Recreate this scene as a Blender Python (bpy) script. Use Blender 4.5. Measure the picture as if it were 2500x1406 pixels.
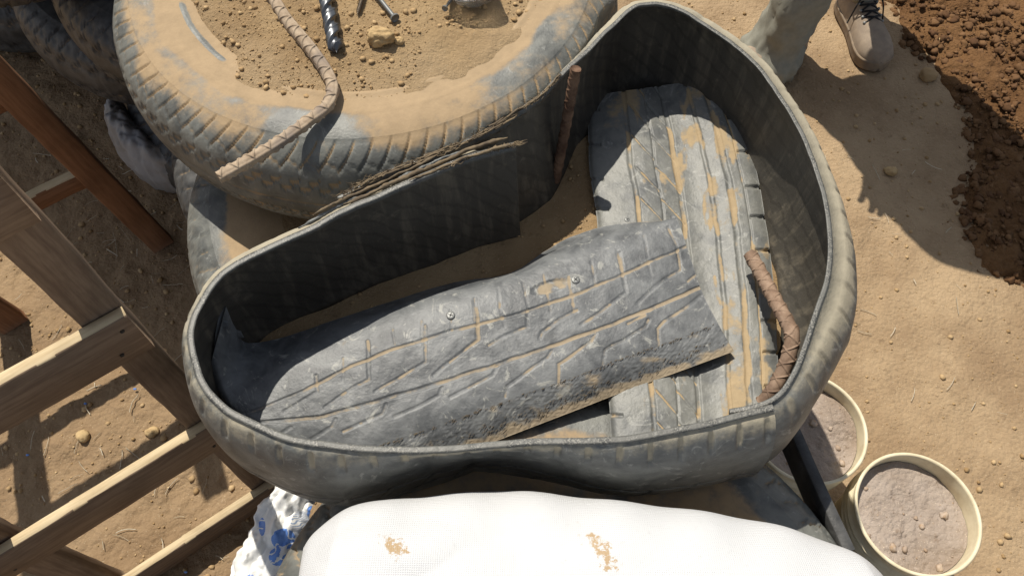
import bpy, bmesh, math, random
import numpy as np
from mathutils import Vector

for o in list(bpy.data.objects): bpy.data.objects.remove(o)
S = bpy.context.scene
COL = S.collection
random.seed(7); RNG = np.random.default_rng(11)

# ------------------------------------------------------------------ camera, sky, sun, exposure
CAM_H, PITCH, HFOV = 1.65, 60.7, 65.0
cam_d = bpy.data.cameras.new('camera'); cam = bpy.data.objects.new('camera', cam_d); COL.objects.link(cam)
cam.location = (0, 0, CAM_H); cam.rotation_euler = (math.radians(90 - PITCH), 0, 0)
cam_d.sensor_fit = 'HORIZONTAL'; cam_d.angle = math.radians(HFOV)
cam_d.clip_start = 0.02; cam_d.clip_end = 500
S.camera = cam
SUN_AZ, SUN_EL = 31.0, 60.0      # light runs towards +x / -y
world = bpy.data.worlds.new('World'); S.world = world; world.use_nodes = True
wn = world.node_tree; wn.nodes.clear()
sky = wn.nodes.new('ShaderNodeTexSky'); sky.sky_type = 'NISHITA'; sky.sun_disc = False
sky.sun_elevation = math.radians(SUN_EL); sky.sun_rotation = math.radians(-SUN_AZ)
bg = wn.nodes.new('ShaderNodeBackground'); bg.inputs[1].default_value = 0.088
wo = wn.nodes.new('ShaderNodeOutputWorld')
hs = wn.nodes.new('ShaderNodeHueSaturation'); hs.inputs['Saturation'].default_value = .5      # camera white balance set warm
wn.links.new(sky.outputs[0], hs.inputs['Color']); wn.links.new(hs.outputs[0], bg.inputs[0]); wn.links.new(bg.outputs[0], wo.inputs[0])
sl = bpy.data.lights.new('sun', 'SUN'); sl.energy = 4.2; sl.angle = math.radians(0.5); sl.color = (1.0, 0.935, 0.825)
sun = bpy.data.objects.new('sun', sl); COL.objects.link(sun)
ce, se, sa, ca = math.cos(math.radians(SUN_EL)), math.sin(math.radians(SUN_EL)), math.sin(math.radians(SUN_AZ)), math.cos(math.radians(SUN_AZ))
LDIR = Vector((sa*ce, -ca*ce, -se))
sun.rotation_euler = LDIR.to_track_quat('-Z', 'Y').to_euler(); sun.location = (-3, 5, 9)
S.view_settings.view_transform = 'Standard'; S.view_settings.look = 'None'
S.view_settings.exposure = 0.30; S.view_settings.gamma = 1.0

# ------------------------------------------------------------------ measuring helpers (survey of the place: pixel + height -> metres)
_f = 1250/math.tan(math.radians(HFOV/2)); _p = math.radians(PITCH)
_C = np.array([0, 0, CAM_H]); _R = np.array([1., 0, 0]); _F = np.array([0, math.cos(_p), -math.sin(_p)]); _U = np.array([0, math.sin(_p), math.cos(_p)])
def P(x, y, z):
    d = _F + _R*(x-1250)/_f - _U*(y-703)/_f
    return _C + d*((z-CAM_H)/d[2])
def PIX(V):
    v = np.asarray(V) - _C; d = v@_F
    return 1250+_f*(v@_R)/d, 703-_f*(v@_U)/d

# ------------------------------------------------------------------ noise
_perm = np.random.default_rng(3).random(4096)
def _h(ix, iy, iz): return _perm[((ix*73856093) ^ (iy*19349663) ^ (iz*83492791)) & 4095]
def vnoise(x, y, z=0.0):
    x, y, z = np.broadcast_arrays(np.asarray(x, float), np.asarray(y, float), np.asarray(z, float))
    ix, iy, iz = np.floor(x).astype(np.int64), np.floor(y).astype(np.int64), np.floor(z).astype(np.int64)
    fx, fy, fz = x-ix, y-iy, z-iz
    fx, fy, fz = fx*fx*(3-2*fx), fy*fy*(3-2*fy), fz*fz*(3-2*fz)
    r = 0
    for a in (0, 1):
        for b in (0, 1):
            for c in (0, 1):
                r = r + _h(ix+a, iy+b, iz+c)*(fx if a else 1-fx)*(fy if b else 1-fy)*(fz if c else 1-fz)
    return r*2-1
def fbm(x, y, z=0.0, o=4, g=0.5):
    r, a, s, t = 0, 1.0, 1.0, 0
    for i in range(o):
        r = r + a*vnoise(x*s+i*17.3, y*s-i*9.1, z*s+i*4.7); t += a; a *= g; s *= 2.03
    return r/t
def sst(a, b, x):
    t = np.clip((x-a)/(b-a), 0, 1); return t*t*(3-2*t)
def mxr(l):
    r = l[0]
    for q in l[1:]: r = np.maximum(r, q)
    return r
def segdist(px, py, poly):
    best = np.full(px.shape, 1e9)
    for (x0, y0), (x1, y1) in zip(poly[:-1], poly[1:]):
        dx, dy = x1-x0, y1-y0; t = np.clip(((px-x0)*dx+(py-y0)*dy)/(dx*dx+dy*dy+1e-12), 0, 1)
        best = np.minimum(best, np.hypot(px-x0-t*dx, py-y0-t*dy))
    return best
def spline(pts, n, closed=False):
    p = np.asarray(pts, float); m = len(p)
    segs = m if closed else m-1
    out = []
    for i in range(segs):
        if closed: a, b, c, d = p[(i-1) % m], p[i], p[(i+1) % m], p[(i+2) % m]
        else: a, b, c, d = p[max(i-1, 0)], p[i], p[i+1], p[min(i+2, m-1)]
        t = np.linspace(0, 1, 24, endpoint=False)[:, None]
        out.append(0.5*((2*b)+(c-a)*t+(2*a-5*b+4*c-d)*t**2+(3*b-a-3*c+d)*t**3))
    q = np.vstack(out+[p[:1] if closed else p[-1:]])
    L = np.r_[0, np.cumsum(np.linalg.norm(np.diff(q, axis=0), axis=1))]
    u = np.linspace(0, L[-1], n, endpoint=not closed)
    return np.stack([np.interp(u, L, q[:, k]) for k in range(q.shape[1])], 1)

# ------------------------------------------------------------------ object helpers
def tag(o, label=None, cat=None, group=None, kind=None):
    for k, v in (('label', label), ('category', cat), ('group', group), ('kind', kind)):
        if v: o[k] = v
    return o
def empty(name, loc, rz=0.0):
    o = bpy.data.objects.new(name, None); COL.objects.link(o); o.location = loc; o.rotation_euler.z = rz; o.empty_display_size = .05
    return o
def link(name, me, mat, parent=None, smooth=True):
    if mat: me.materials.append(mat)
    if smooth: me.polygons.foreach_set('use_smooth', np.ones(len(me.polygons), bool))
    o = bpy.data.objects.new(name, me); COL.objects.link(o)
    if parent: o.parent = parent
    return o
def mesh_np(V, Q, attrs={}):
    V = np.asarray(V, np.float32).reshape(-1, 3); Q = np.asarray(Q, np.int32)
    me = bpy.data.meshes.new('m'); me.vertices.add(len(V)); me.vertices.foreach_set('co', V.ravel())
    k = Q.shape[1]; me.loops.add(Q.size); me.loops.foreach_set('vertex_index', Q.ravel())
    me.polygons.add(len(Q)); me.polygons.foreach_set('loop_start', np.arange(0, Q.size, k, dtype=np.int32))
    try: me.polygons.foreach_set('loop_total', np.full(len(Q), k, np.int32))
    except Exception: pass
    me.update(calc_edges=True); me.validate()
    for n, a in attrs.items():
        at = me.attributes.new(n, 'FLOAT', 'POINT'); at.data.foreach_set('value', np.asarray(a, np.float32).ravel())
    return me
def gridq(nu, nv, cu=False, cv=False):
    i = np.arange(nu if cu else nu-1); j = np.arange(nv if cv else nv-1); I, J = np.meshgrid(i, j, indexing='ij')
    I2, J2 = (I+1) % nu, (J+1) % nv
    return np.stack([I*nv+J, I2*nv+J, I2*nv+J2, I*nv+J2], -1).reshape(-1, 4)
def normals(G):
    du = np.gradient(G, axis=0); dv = np.gradient(G, axis=1); n = np.cross(du, dv)
    return n/(np.linalg.norm(n, axis=-1, keepdims=True)+1e-12)
def frames(path):
    T = np.gradient(path, axis=0); T /= np.linalg.norm(T, axis=1, keepdims=True)+1e-12
    n = np.cross(T[0], [0, 0, 1.]);
    if np.linalg.norm(n) < 1e-4: n = np.array([1., 0, 0])
    N = []
    for t in T:
        n = n - t*(n@t); n = n/np.linalg.norm(n); N.append(n)
    N = np.array(N); return T, N, np.cross(T, N)
def tube(path, rad, k=12, ribs=None):
    path = np.asarray(path, float); n = len(path); T, N, B = frames(path)
    a = np.linspace(0, 2*np.pi, k, endpoint=False)
    r = np.broadcast_to(np.asarray(rad, float).reshape(-1, 1), (n, 1))*np.ones((1, k))
    if ribs is not None:
        L = np.r_[0, np.cumsum(np.linalg.norm(np.diff(path, axis=0), axis=1))]
        r = r + ribs(L[:, None], a[None, :])
    V = path[:, None]+r[..., None]*(np.cos(a)[None, :, None]*N[:, None]+np.sin(a)[None, :, None]*B[:, None])
    V = np.concatenate([V.reshape(-1, 3), path[:1], path[-1:]]); q = gridq(n, k, False, True)
    c = np.arange(k); c2 = (c+1) % k; s, e = n*k, n*k+1
    caps = np.concatenate([np.stack([c2, c, np.full(k, s), np.full(k, s)], 1), np.stack([(n-1)*k+c, (n-1)*k+c2, np.full(k, e), np.full(k, e)], 1)])
    return V, q, caps[:, :3]
class MB:
    def __init__(s): s.v = []; s.f = []; s.n = 0; s.a = []
    def add(s, V, F, a=0.0):
        V = np.asarray(V, float).reshape(-1, 3); s.v.append(V); s.a.append(np.full(len(V), a) if np.isscalar(a) else a)
        for f in F: s.f.append([int(i)+s.n for i in f])
        s.n += len(V); return s
    def tube(s, path, rad, k=10, ribs=None, a=0.0):
        V, q, c = tube(path, rad, k, ribs); return s.add(V, list(q)+list(c), a)
    def box(s, c, ax, ay, az, a=0.0):
        c, ax, ay, az = map(np.asarray, (c, ax, ay, az)); V = [c+x*ax+y*ay+z*az for x in (-1, 1) for y in (-1, 1) for z in (-1, 1)]
        return s.add(V, [(0, 1, 3, 2), (4, 6, 7, 5), (0, 4, 5, 1), (2, 3, 7, 6), (0, 2, 6, 4), (1, 5, 7, 3)], a)
    def mesh(s):
        me = bpy.data.meshes.new('m'); me.from_pydata(np.vstack(s.v).tolist(), [], s.f); me.update()
        at = me.attributes.new('dust', 'FLOAT', 'POINT'); at.data.foreach_set('value', np.concatenate(s.a).astype(np.float32))
        return me
    def build(s, name, mat, parent=None, smooth=True): return link(name, s.mesh(), mat, parent, smooth)
_ico = {}
def ico(sub):
    if sub not in _ico:
        bm = bmesh.new(); bmesh.ops.create_icosphere(bm, subdivisions=sub, radius=1); bm.verts.index_update()
        _ico[sub] = (np.array([v.co[:] for v in bm.verts]), np.array([[v.index for v in f.verts] for f in bm.faces])); bm.free()
    return _ico[sub]
def stone_verts(sub, seed, rough=.35, sc=(1, 1, .7)):
    V, F = ico(sub); k = 1+rough*fbm(V[:, 0]*1.3+seed*3.1, V[:, 1]*1.3, V[:, 2]*1.3+seed, 3)+ rough*.35*vnoise(V[:, 0]*5+seed, V[:, 1]*5, V[:, 2]*5)
    return V*k[:, None]*np.array(sc), F
def scatter(name, pts, sizes, mat, sub=1, label=None, kind='stuff', rough=.4, flat=.75, sink=.25, smooth=True, cat=None):
    Vs, Fs, n = [], [], 0
    base = [stone_verts(sub, s, rough, (1, .8+.2*(s % 3)/2, flat)) for s in range(14)]
    tone = []
    for i, (p, s) in enumerate(zip(pts, sizes)):
        V, F = base[i % 14]; a = RNG.random()*6.28; c, si = math.cos(a), math.sin(a)
        W = np.stack([V[:, 0]*c-V[:, 1]*si, V[:, 0]*si+V[:, 1]*c, V[:, 2]], 1)*s
        W = W+np.asarray(p)+np.array([0, 0, s*(flat-sink*2)*.6]); Vs.append(W); Fs.append(F+n); n += len(V); tone.append(np.full(len(V), RNG.random()))
    me = mesh_np(np.vstack(Vs), np.vstack(Fs), {'dust': np.concatenate(tone)})
    return tag(link(name, me, mat, None, smooth), label, cat, None, kind)

# ------------------------------------------------------------------ materials
class G:
    def __init__(s, name, rough=.8, spec=.3):
        s.m = bpy.data.materials.new(name); s.m.use_nodes = True; s.t = s.m.node_tree; s.t.nodes.clear()
        s.b = s.t.nodes.new('ShaderNodeBsdfPrincipled'); o = s.t.nodes.new('ShaderNodeOutputMaterial'); s.t.links.new(s.b.outputs[0], o.inputs[0])
        s.b.inputs['Roughness'].default_value = rough; s.b.inputs['Specular IOR Level'].default_value = spec
        s.tc = s.t.nodes.new('ShaderNodeTexCoord')
    def put(s, i, v):
        if v is None: return
        if hasattr(v, 'is_output'): s.t.links.new(v, i)
        elif isinstance(v, (tuple, list)) and len(v) == 3 and i.type == 'RGBA': i.default_value = (*v, 1)
        else: i.default_value = v
    def map(s, sc=(1, 1, 1), rot=(0, 0, 0), src='Object'):
        n = s.t.nodes.new('ShaderNodeMapping'); s.t.links.new(s.tc.outputs[src], n.inputs[0]); n.inputs['Scale'].default_value = sc; n.inputs['Rotation'].default_value = rot
        return n.outputs[0]
    def noise(s, scale, det=5, rough=.6, vec=None, dist=0.0):
        n = s.t.nodes.new('ShaderNodeTexNoise'); s.put(n.inputs['Vector'], vec or s.tc.outputs['Object']); n.inputs['Scale'].default_value = scale
        n.inputs['Detail'].default_value = det; n.inputs['Roughness'].default_value = rough; n.inputs['Distortion'].default_value = dist; return n.outputs['Fac']
    def voro(s, scale, feat='F1', vec=None, out='Distance'):
        n = s.t.nodes.new('ShaderNodeTexVoronoi'); n.feature = feat; s.put(n.inputs['Vector'], vec or s.tc.outputs['Object']); n.inputs['Scale'].default_value = scale; return n.outputs[out]
    def wave(s, scale, dist=2, det=2, vec=None, d='X'):
        n = s.t.nodes.new('ShaderNodeTexWave'); n.bands_direction = d; s.put(n.inputs['Vector'], vec or s.tc.outputs['Object']); n.inputs['Scale'].default_value = scale
        n.inputs['Distortion'].default_value = dist; n.inputs['Detail'].default_value = det; return n.outputs['Fac']
    def attr(s, name):
        n = s.t.nodes.new('ShaderNodeAttribute'); n.attribute_name = name; return n.outputs['Fac']
    def math(s, op, a, b=None, c=None, clamp=False):
        n = s.t.nodes.new('ShaderNodeMath'); n.operation = op; n.use_clamp = clamp; s.put(n.inputs[0], a); s.put(n.inputs[1], b)
        if c is not None: s.put(n.inputs[2], c)
        return n.outputs[0]
    def ss(s, v, a, b, lo=0., hi=1.):
        n = s.t.nodes.new('ShaderNodeMapRange'); n.interpolation_type = 'SMOOTHSTEP'; s.put(n.inputs[0], v)
        for i, q in zip((1, 2, 3, 4), (a, b, lo, hi)): n.inputs[i].default_value = q
        return n.outputs[0]
    def mix(s, f, a, b, bt='MIX'):
        n = s.t.nodes.new('ShaderNodeMix'); n.data_type = 'RGBA'; n.blend_type = bt; s.put(n.inputs[0], f); s.put(n.inputs[6], a); s.put(n.inputs[7], b); return n.outputs[2]
    def bump(s, h, st=.5, d=.01, nrm=None):
        n = s.t.nodes.new('ShaderNodeBump'); s.put(n.inputs['Height'], h); n.inputs['Strength'].default_value = st; n.inputs['Distance'].default_value = d
        if nrm is not None: s.t.links.new(nrm, n.inputs['Normal'])
        return n.outputs[0]
    def fin(s, col=None, rough=None, nrm=None, metal=None):
        s.put(s.b.inputs['Base Color'], col); s.put(s.b.inputs['Roughness'], rough)
        if nrm is not None: s.t.links.new(nrm, s.b.inputs['Normal'])
        s.put(s.b.inputs['Metallic'], metal); return s.m

DUST = (.365, .262, .152)
def rubber(name, dark=(.046, .050, .054), grey=(.125, .132, .134), bias=0.0, greyb=0.0, dustc=DUST, liner=False, scuff=0.0, soft=(.30, .78)):
    g = G(name, .62, .45)
    n1 = g.noise(7, 5, .6); n2 = g.noise(38, 7, .68); n3 = g.noise(260, 4, .6); n4 = g.noise(16, 4, .6, dist=1.2)
    gf = g.ss(g.math('ADD', g.math('MULTIPLY', n4, .7), g.math('MULTIPLY', n2, .3)), .34-greyb, .68-greyb)
    base = g.mix(gf, dark, grey)
    base = g.mix(g.ss(n3, .55, .8, 0, .25), base, grey)
    if scuff:
        n5 = g.noise(24, 6, .7, dist=2.5); base = g.mix(g.ss(n5, .57, .66, 0, scuff), base, (.30, .30, .275))
        base = g.mix(g.ss(g.noise(13, 5, .65, dist=.8), .55, .75, 0, .55), base, tuple(c*.62 for c in dark))
    d = g.math('ADD', g.attr('dust'), g.math('MULTIPLY', g.math('SUBTRACT', n1, .5), .75))
    d = g.math('ADD', d, g.math('MULTIPLY', g.math('SUBTRACT', n2, .5), .85))
    df = g.ss(d, soft[0]-bias, soft[1]-bias)
    dc = g.mix(n2, tuple(c*.66 for c in dustc), tuple(min(c*1.22, 1) for c in dustc))
    col = g.mix(df, base, dc)
    h = g.math('ADD', g.math('MULTIPLY', n3, .5), g.math('MULTIPLY', n2, 1.0))
    if liner:
        lv = g.attr('liner'); sc = g.noise(60, 4, .6, vec=g.map((1, 1, .12)))
        lc = g.mix(g.ss(sc, .45, .75), (.060, .054, .044), (.135, .117, .088)); lc = g.mix(g.ss(n2, .56, .75, 0, .6), lc, (.20, .17, .125)); lw = g.ss(g.wave(26, 4.5, 3, vec=g.map((1, 1, .5), (0, .5, .6)), d='DIAGONAL'), .80, .95, 0, .3); lc = g.mix(lw, lc, (.02, .018, .015))
        col = g.mix(lv, col, lc)
    cut = g.attr('cut')
    cc = g.mix(g.ss(g.noise(500, 2, .5), .5, .62), (.08, .08, .074), (.24, .23, .20)); cc = g.mix(g.ss(n2, .42, .6), cc, (.14, .138, .125))
    col = g.mix(cut, col, cc)
    return g.fin(col, g.math('MULTIPLY_ADD', df, .36, .48), g.bump(h, .35, .003))
def dirt(name, a=(.28, .192, .113), b=(.41, .298, .182), dark=(.185, .126, .073), sc=1.0, speck=.35, grit=.6, left=False, cells=.35, edge=False):
    g = G(name, .95, .1)
    n1 = g.noise(3.5*sc, 5, .6); n2 = g.noise(45*sc, 7, .7); n3 = g.noise(300*sc, 4, .65)
    col = g.mix(g.ss(n1, .32, .68), a, b); col = g.mix(g.ss(n2, .55, .75, 0, .7), col, dark); col = g.mix(g.ss(n2, .25, .45, .45, 0), col, tuple(min(1, c*1.2) for c in b))
    if edge: col = g.mix(g.attr('edge'), col, g.mix(n2, tuple(c*.82 for c in DUST), tuple(c*1.15 for c in DUST)))
    if left:        # trampled browner earth on the stand's side
        sx = g.t.nodes.new('ShaderNodeSeparateXYZ'); g.t.links.new(g.tc.outputs['Object'], sx.inputs[0])
        col = g.mix(g.ss(g.math('ADD', sx.outputs[0], g.math('MULTIPLY', g.math('SUBTRACT', n1, .5), .5)), -.15, -.6, 0, .5), col, (.24, .158, .088))
    v = g.voro(260*sc); vc = g.voro(260*sc, out='Color')
    sel = g.math('MULTIPLY', g.ss(v, .16, .3, 1, 0), g.ss(vc, .72, .80)); col = g.mix(g.math('MULTIPLY', sel, speck), col, (.72, .62, .46))
    v2 = g.voro(120*sc); h = g.math('ADD', g.math('MULTIPLY', n2, 1.0), g.math('MULTIPLY', n3, .35)); h = g.math('SUBTRACT', h, g.math('MULTIPLY', v2, cells))
    return g.fin(col, .95, g.bump(h, grit, .013))
def tone(name, cols, rough=.9, sc=60, bumpd=.003, spec=.2, metal=None):
    g = G(name, rough, spec); c = g.mix(g.attr('dust'), cols[0], cols[1]); n = g.noise(sc, 5, .65)
    if len(cols) > 2: c = g.mix(g.ss(n, .45, .7), c, cols[2])
    return g.fin(c, rough, g.bump(n, .5, bumpd), metal)
M = {}
M['tyre'] = rubber('dusty_rubber', greyb=.04, dark=(.075, .078, .074), grey=(.175, .178, .160), scuff=.5, soft=(.30, .72))
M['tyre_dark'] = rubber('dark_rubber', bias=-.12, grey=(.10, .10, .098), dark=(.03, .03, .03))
M['strip'] = rubber('worn_rubber', liner=True, greyb=.03, grey=(.175, .180, .168), dark=(.075, .079, .078), scuff=.7, dustc=(.365, .325, .24), soft=(.32, .70))
M['sole'] = rubber('grey_rubber', greyb=.03, grey=(.175, .182, .184), dark=(.066, .071, .076), dustc=(.335, .27, .185), scuff=.9, soft=(.40, .68))
M['cross'] = rubber('pale_rubber', greyb=.06, grey=(.205, .205, .185), dark=(.10, .105, .105), dustc=(.385, .29, .17), scuff=.8, soft=(.42, .62))
M['ground'] = dirt('ground_dirt', left=True, grit=.6); M['fill'] = dirt('fill_dirt', a=(.27, .18, .095), b=(.39, .275, .15), sc=1.3, grit=.7, cells=.15, edge=True)
M['soil'] = dirt('dark_soil', a=(.115, .058, .026), b=(.20, .108, .048), dark=(.06, .03, .015), sc=.9, speck=.08, grit=.9)
M['mix'] = dirt('grey_dirt', a=(.29, .225, .175), b=(.46, .39, .335), dark=(.21, .145, .095), sc=1.2, speck=.7)
M['pebble'] = tone('pebble_stone', ((.28, .18, .085), (.50, .36, .20), (.36, .24, .12)), sc=90)
M['crumb'] = tone('dirt_crumb', ((.30, .195, .095), (.47, .33, .175), (.38, .25, .125)), sc=90)
M['clod'] = tone('clod_soil', ((.085, .042, .02), (.20, .11, .05), (.13, .07, .033)), sc=90)
M['rock'] = tone('tan_rock', ((.40, .27, .13), (.52, .38, .20), (.30, .20, .10)), sc=70, bumpd=.006)
M['straw'] = tone('dry_straw', ((.42, .36, .26), (.62, .56, .44)))
M['steel'] = tone('grey_steel', ((.17, .175, .17), (.26, .265, .255)), .5, 120, .0005, .5, .4)
M['blue'] = tone('blue_scrap', ((.10, .22, .55), (.25, .40, .75)), .6)
def mk_rust(name, a, b, c):
    g = G(name, .8, .25); n = g.noise(60, 6, .7); m = g.noise(14, 4, .6)
    col = g.mix(g.ss(n, .35, .65), a, b); col = g.mix(g.ss(m, .5, .7), col, c)
    return g.fin(col, .82, g.bump(g.noise(350, 4), .4, .001))
M['rebar'] = mk_rust('dusty_rebar', (.30, .225, .155), (.42, .33, .235), (.235, .19, .155)); M['rust'] = mk_rust('rusty_rebar', (.085, .045, .028), (.16, .095, .06), (.26, .16, .10))
M['rust_bent'] = mk_rust('brown_rebar', (.20, .13, .088), (.32, .225, .16), (.13, .085, .06))
def mk_wood(name, a, b):
    g = G(name, .8, .2); v = g.map((1, 1, 1)); n = g.noise(5, 5, .6, vec=g.map((60, 60, 4), src='Generated')); n2 = g.noise(8, 4)
    gr = g.noise(3, 8, .7, vec=g.map((1.2, 14, 14), src='UV'))
    col = g.mix(g.ss(gr, .32, .68), a, b); col = g.mix(g.ss(n2, .5, .75, 0, .5), col, tuple(c*.55 for c in a))
    return g.fin(col, .82, g.bump(gr, .35, .002))
M['wood'] = mk_wood('timber', (.14, .096, .066), (.23, .165, .112)); M['wood_red'] = mk_wood('reddish_timber', (.17, .082, .042), (.255, .13, .068)); M['wood_sunlit'] = mk_wood('sunlit_timber', (.45, .345, .205), (.60, .485, .31))
def mk_plastic():
    g = G('cream_plastic', .5, .4); n = g.noise(25, 5, .65); col = g.mix(g.ss(n, .35, .7), (.76, .68, .49), (.60, .51, .34)); 
    return g.fin(col, .5, g.bump(g.noise(120, 4), .15, .002))
M['bucket'] = mk_plastic()
def mk_sack():
    g = G('woven_sack', .55, .35)
    wx = g.wave(135, 3, 3, d='X'); wy = g.wave(135, 3, 3, d='Y'); wv = g.math('MAXIMUM', wx, wy); n = g.noise(14, 5, .6); n2 = g.noise(120, 5, .7)
    col = g.mix(g.ss(n2, .60, .72, 0, .4), (.575, .582, .59), (.42, .435, .445)); col = g.mix(g.math('MULTIPLY', g.ss(wv, .0, .45, .4, 0), g.ss(n, .45, .65)), col, (.36, .375, .39))
    st = g.math('ADD', g.attr('dust'), g.math('MULTIPLY', g.math('SUBTRACT', g.noise(120, 8, .8), .5), 3.2)); col = g.mix(g.ss(st, .68, .86, 0, .9), col, (.40, .27, .13))
    return g.fin(col, .55, g.bump(g.math('ADD', wv, g.math('MULTIPLY', n, 5)), .32, .003))
M['sack'] = mk_sack()
def mk_bag():
    g = G('printed_bag', .4, .4); n = g.noise(40, 5, .6)
    col = g.mix(g.ss(n, .62, .75, 0, .5), (.80, .80, .78), (.60, .53, .42)); col = g.mix(g.ss(g.attr('dust'), .45, .55), col, (.14, .29, .70))
    spk = g.math('MULTIPLY', g.ss(g.wave(190, .5, 1, d='DIAGONAL'), .55, .75), g.ss(g.attr('print'), .4, .6)); col = g.mix(spk, col, (.28, .36, .52))
    return g.fin(col, .42, g.bump(n, .4, .006))
M['bag'] = mk_bag()
def mk_plain(name, c, rough, metal=0.0, spec=.4, c2=None, sc=40, bd=.001):
    g = G(name, rough, spec); n = g.noise(sc, 5, .6); col = g.mix(g.ss(n, .35, .68), c, c2 or tuple(x*.75 for x in c)); return g.fin(col, rough, g.bump(n, .3, bd), metal)
M['dull_white'] = mk_plain('dull_white_plastic', (.36, .36, .37), .6, c2=(.25, .225, .20), sc=12)
M['drill'] = mk_plain('drill_steel', (.10, .105, .115), .34, .8, .5, (.17, .175, .18)); M['cord'] = mk_plain('rubber_fibre', (.20, .15, .09), .9, c2=(.10, .075, .05))
M['trouser'] = mk_plain('grey_cloth', (.275, .27, .225), .92, 0, .1, (.235, .23, .19), 50, .002); M['boot'] = mk_plain('brown_leather', (.27, .215, .165), .8, 0, .2, (.34, .27, .20), 40, .002)
M['sole_boot'] = mk_plain('boot_rubber', (.20, .155, .115), .85, c2=(.28, .21, .14)); M['lace'] = mk_plain('black_lace', (.012, .012, .013), .7); M['shirt'] = mk_plain('khaki_shirt', (.30, .27, .20), .9, c2=(.26, .23, .17))
M['skin'] = mk_plain('skin', (.16, .085, .05), .55); M['hair'] = mk_plain('black_hair', (.012, .01, .009), .6)
def mk_clear():
    g = G('clear_plastic', .08, .5); g.b.inputs['Transmission Weight'].default_value = .92; g.b.inputs['IOR'].default_value = 1.25; return g.fin((.90, .89, .86), .12)
M['clear'] = mk_clear()

# ------------------------------------------------------------------ ground
def soil_edge(x, y):     # signed: >0 inside the dark soil
    xb = 1.135+.5*sst(1.0, .70, y)+.05*np.sin(y*5.2)+.05*vnoise(y*7, 3.3)-.10*sst(1.5, 2.1, y)
    return x-xb-.035*fbm(x*14, y*14, 5, 3)
def ground_h(x, y):
    h = .014*fbm(x*2.6, y*2.6, 1, 3)+.004*fbm(x*9, y*9, 2, 3)+.0012*fbm(x*60, y*60, 4, 3)
    for fx_, fy_, an in ((1.02, 1.22, .5), (.86, .98, -.4), (.95, .62, .9), (.78, 1.36, .2)):      # old footprints
        c_, s_ = math.cos(an), math.sin(an); u_, v_ = (x-fx_)*c_+(y-fy_)*s_, -(x-fx_)*s_+(y-fy_)*c_; e_ = (u_/.048)**2+(v_/.13)**2
        h = h-.004*sst(1.4, .5, e_)
    rough = sst(.0, -.5, x)*1.0+.25
    h = h+rough*(.007*fbm(x*22, y*22, 9, 3)+.0035*np.abs(vnoise(x*75, y*75)))
    return h - .006
def axis(a, b, step, far):
    m = np.arange(a, b, step); g = step*1.35**np.arange(1, 34); g = np.cumsum(g); g = g[g < far]; return np.r_[a-g[::-1], m, m[-1]+g]
gx, gy = axis(-1.75, 1.75, .0055, 80), axis(-.15, 2.35, .0055, 80)
X, Y = np.meshgrid(gx, gy, indexing='ij')
GZ = ground_h(X, Y)
go = tag(link('ground', mesh_np(np.stack([X, Y, GZ], -1), gridq(len(gx), len(gy))), M['ground']), kind='structure')
hx, hy = np.arange(.95, 2.7, .0065), np.arange(.45, 2.9, .0065); X, Y = np.meshgrid(hx, hy, indexing='ij')
e = soil_edge(X, Y); H = ground_h(X, Y)-.03+.045*sst(-.05, .10, e)+.09*sst(.1, 1.0, e)
H = H+sst(-.03, .06, e)*(.022*fbm(X*16, Y*16, 3, 4, .55)+.010*np.abs(fbm(X*45, Y*45, 6, 3)))
tag(link('soil', mesh_np(np.stack([X, Y, H], -1), gridq(len(hx), len(hy))), M['soil']), kind='structure')
def gz(p): return float(ground_h(np.array([p[0]]), np.array([p[1]]))[0])
# pebbles, clods, straw
n = 5200; px = np.r_[RNG.uniform(-1.6, .0, 3200), RNG.uniform(.45, 1.2, 2000)]; py = RNG.uniform(.1, 2.2, n)
sz = .0014+.006*RNG.random(n)**6+np.where(px < 0, .0012, 0)
scatter('pebbles', np.stack([px, py, ground_h(px, py)], 1), sz, M['pebble'], 1, 'small tan pebbles and crumbs scattered over the dirt ground', rough=.65)
n = 11000; px = RNG.uniform(1.02, 1.9, n); py = RNG.uniform(.6, 2.4, n); e = soil_edge(px, py); ok = e > -.22*RNG.random(n)**3; px, py = px[ok], py[ok]; e = e[ok]
hz = ground_h(px, py)-.03+.045*sst(-.05, .10, e)+.09*sst(.1, 1.0, e)
scatter('soil_clods', np.stack([px, py, hz+.004], 1), .0022+.0105*RNG.random(len(px))**4, M['clod'], 2, 'dark brown crumbly clods of freshly dug soil', rough=1.0, smooth=False)
mb = MB()
for i in range(250):
    x, y = RNG.uniform(-1.25, -.35), RNG.uniform(.2, 1.35)
    if i > 222: x, y = RNG.uniform(.6, 1.1), RNG.uniform(.5, 1.4)
    a, L = RNG.random()*6.28, RNG.uniform(.015, .055); b = RNG.uniform(-.7, .7)
    t = np.linspace(0, 1, 7); an = a+b*t; pts = np.stack([x+np.cumsum(np.cos(an))*L/7, y+np.cumsum(np.sin(an))*L/7, 0*t], 1)
    pts[:, 2] = ground_h(pts[:, 0], pts[:, 1])+.003+.004*RNG.random(); mb.tube(pts, RNG.uniform(.0003, .0010), 5, a=RNG.random())
tag(mb.build('straw', M['straw']), 'pale dry straw stalks scattered over the dirt', None, None, 'stuff')
for i, (x, y) in enumerate(((208, 985), (332, 952), (425, 978), (68, 1110), (452, 1395))):
    p = P(x, y, 0.004); mb = MB(); V, F = stone_verts(1, i, .5, (1, .6, .25)); mb.add(V*.0045+p+np.array([0, 0, gz(p)+.004]), F, RNG.random())
    tag(mb.build('plastic_scrap', M['blue']), 'tiny bright blue plastic scrap lying on the dirt beside the timber stand', 'scrap', 'blue plastic scraps on the dirt')
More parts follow.
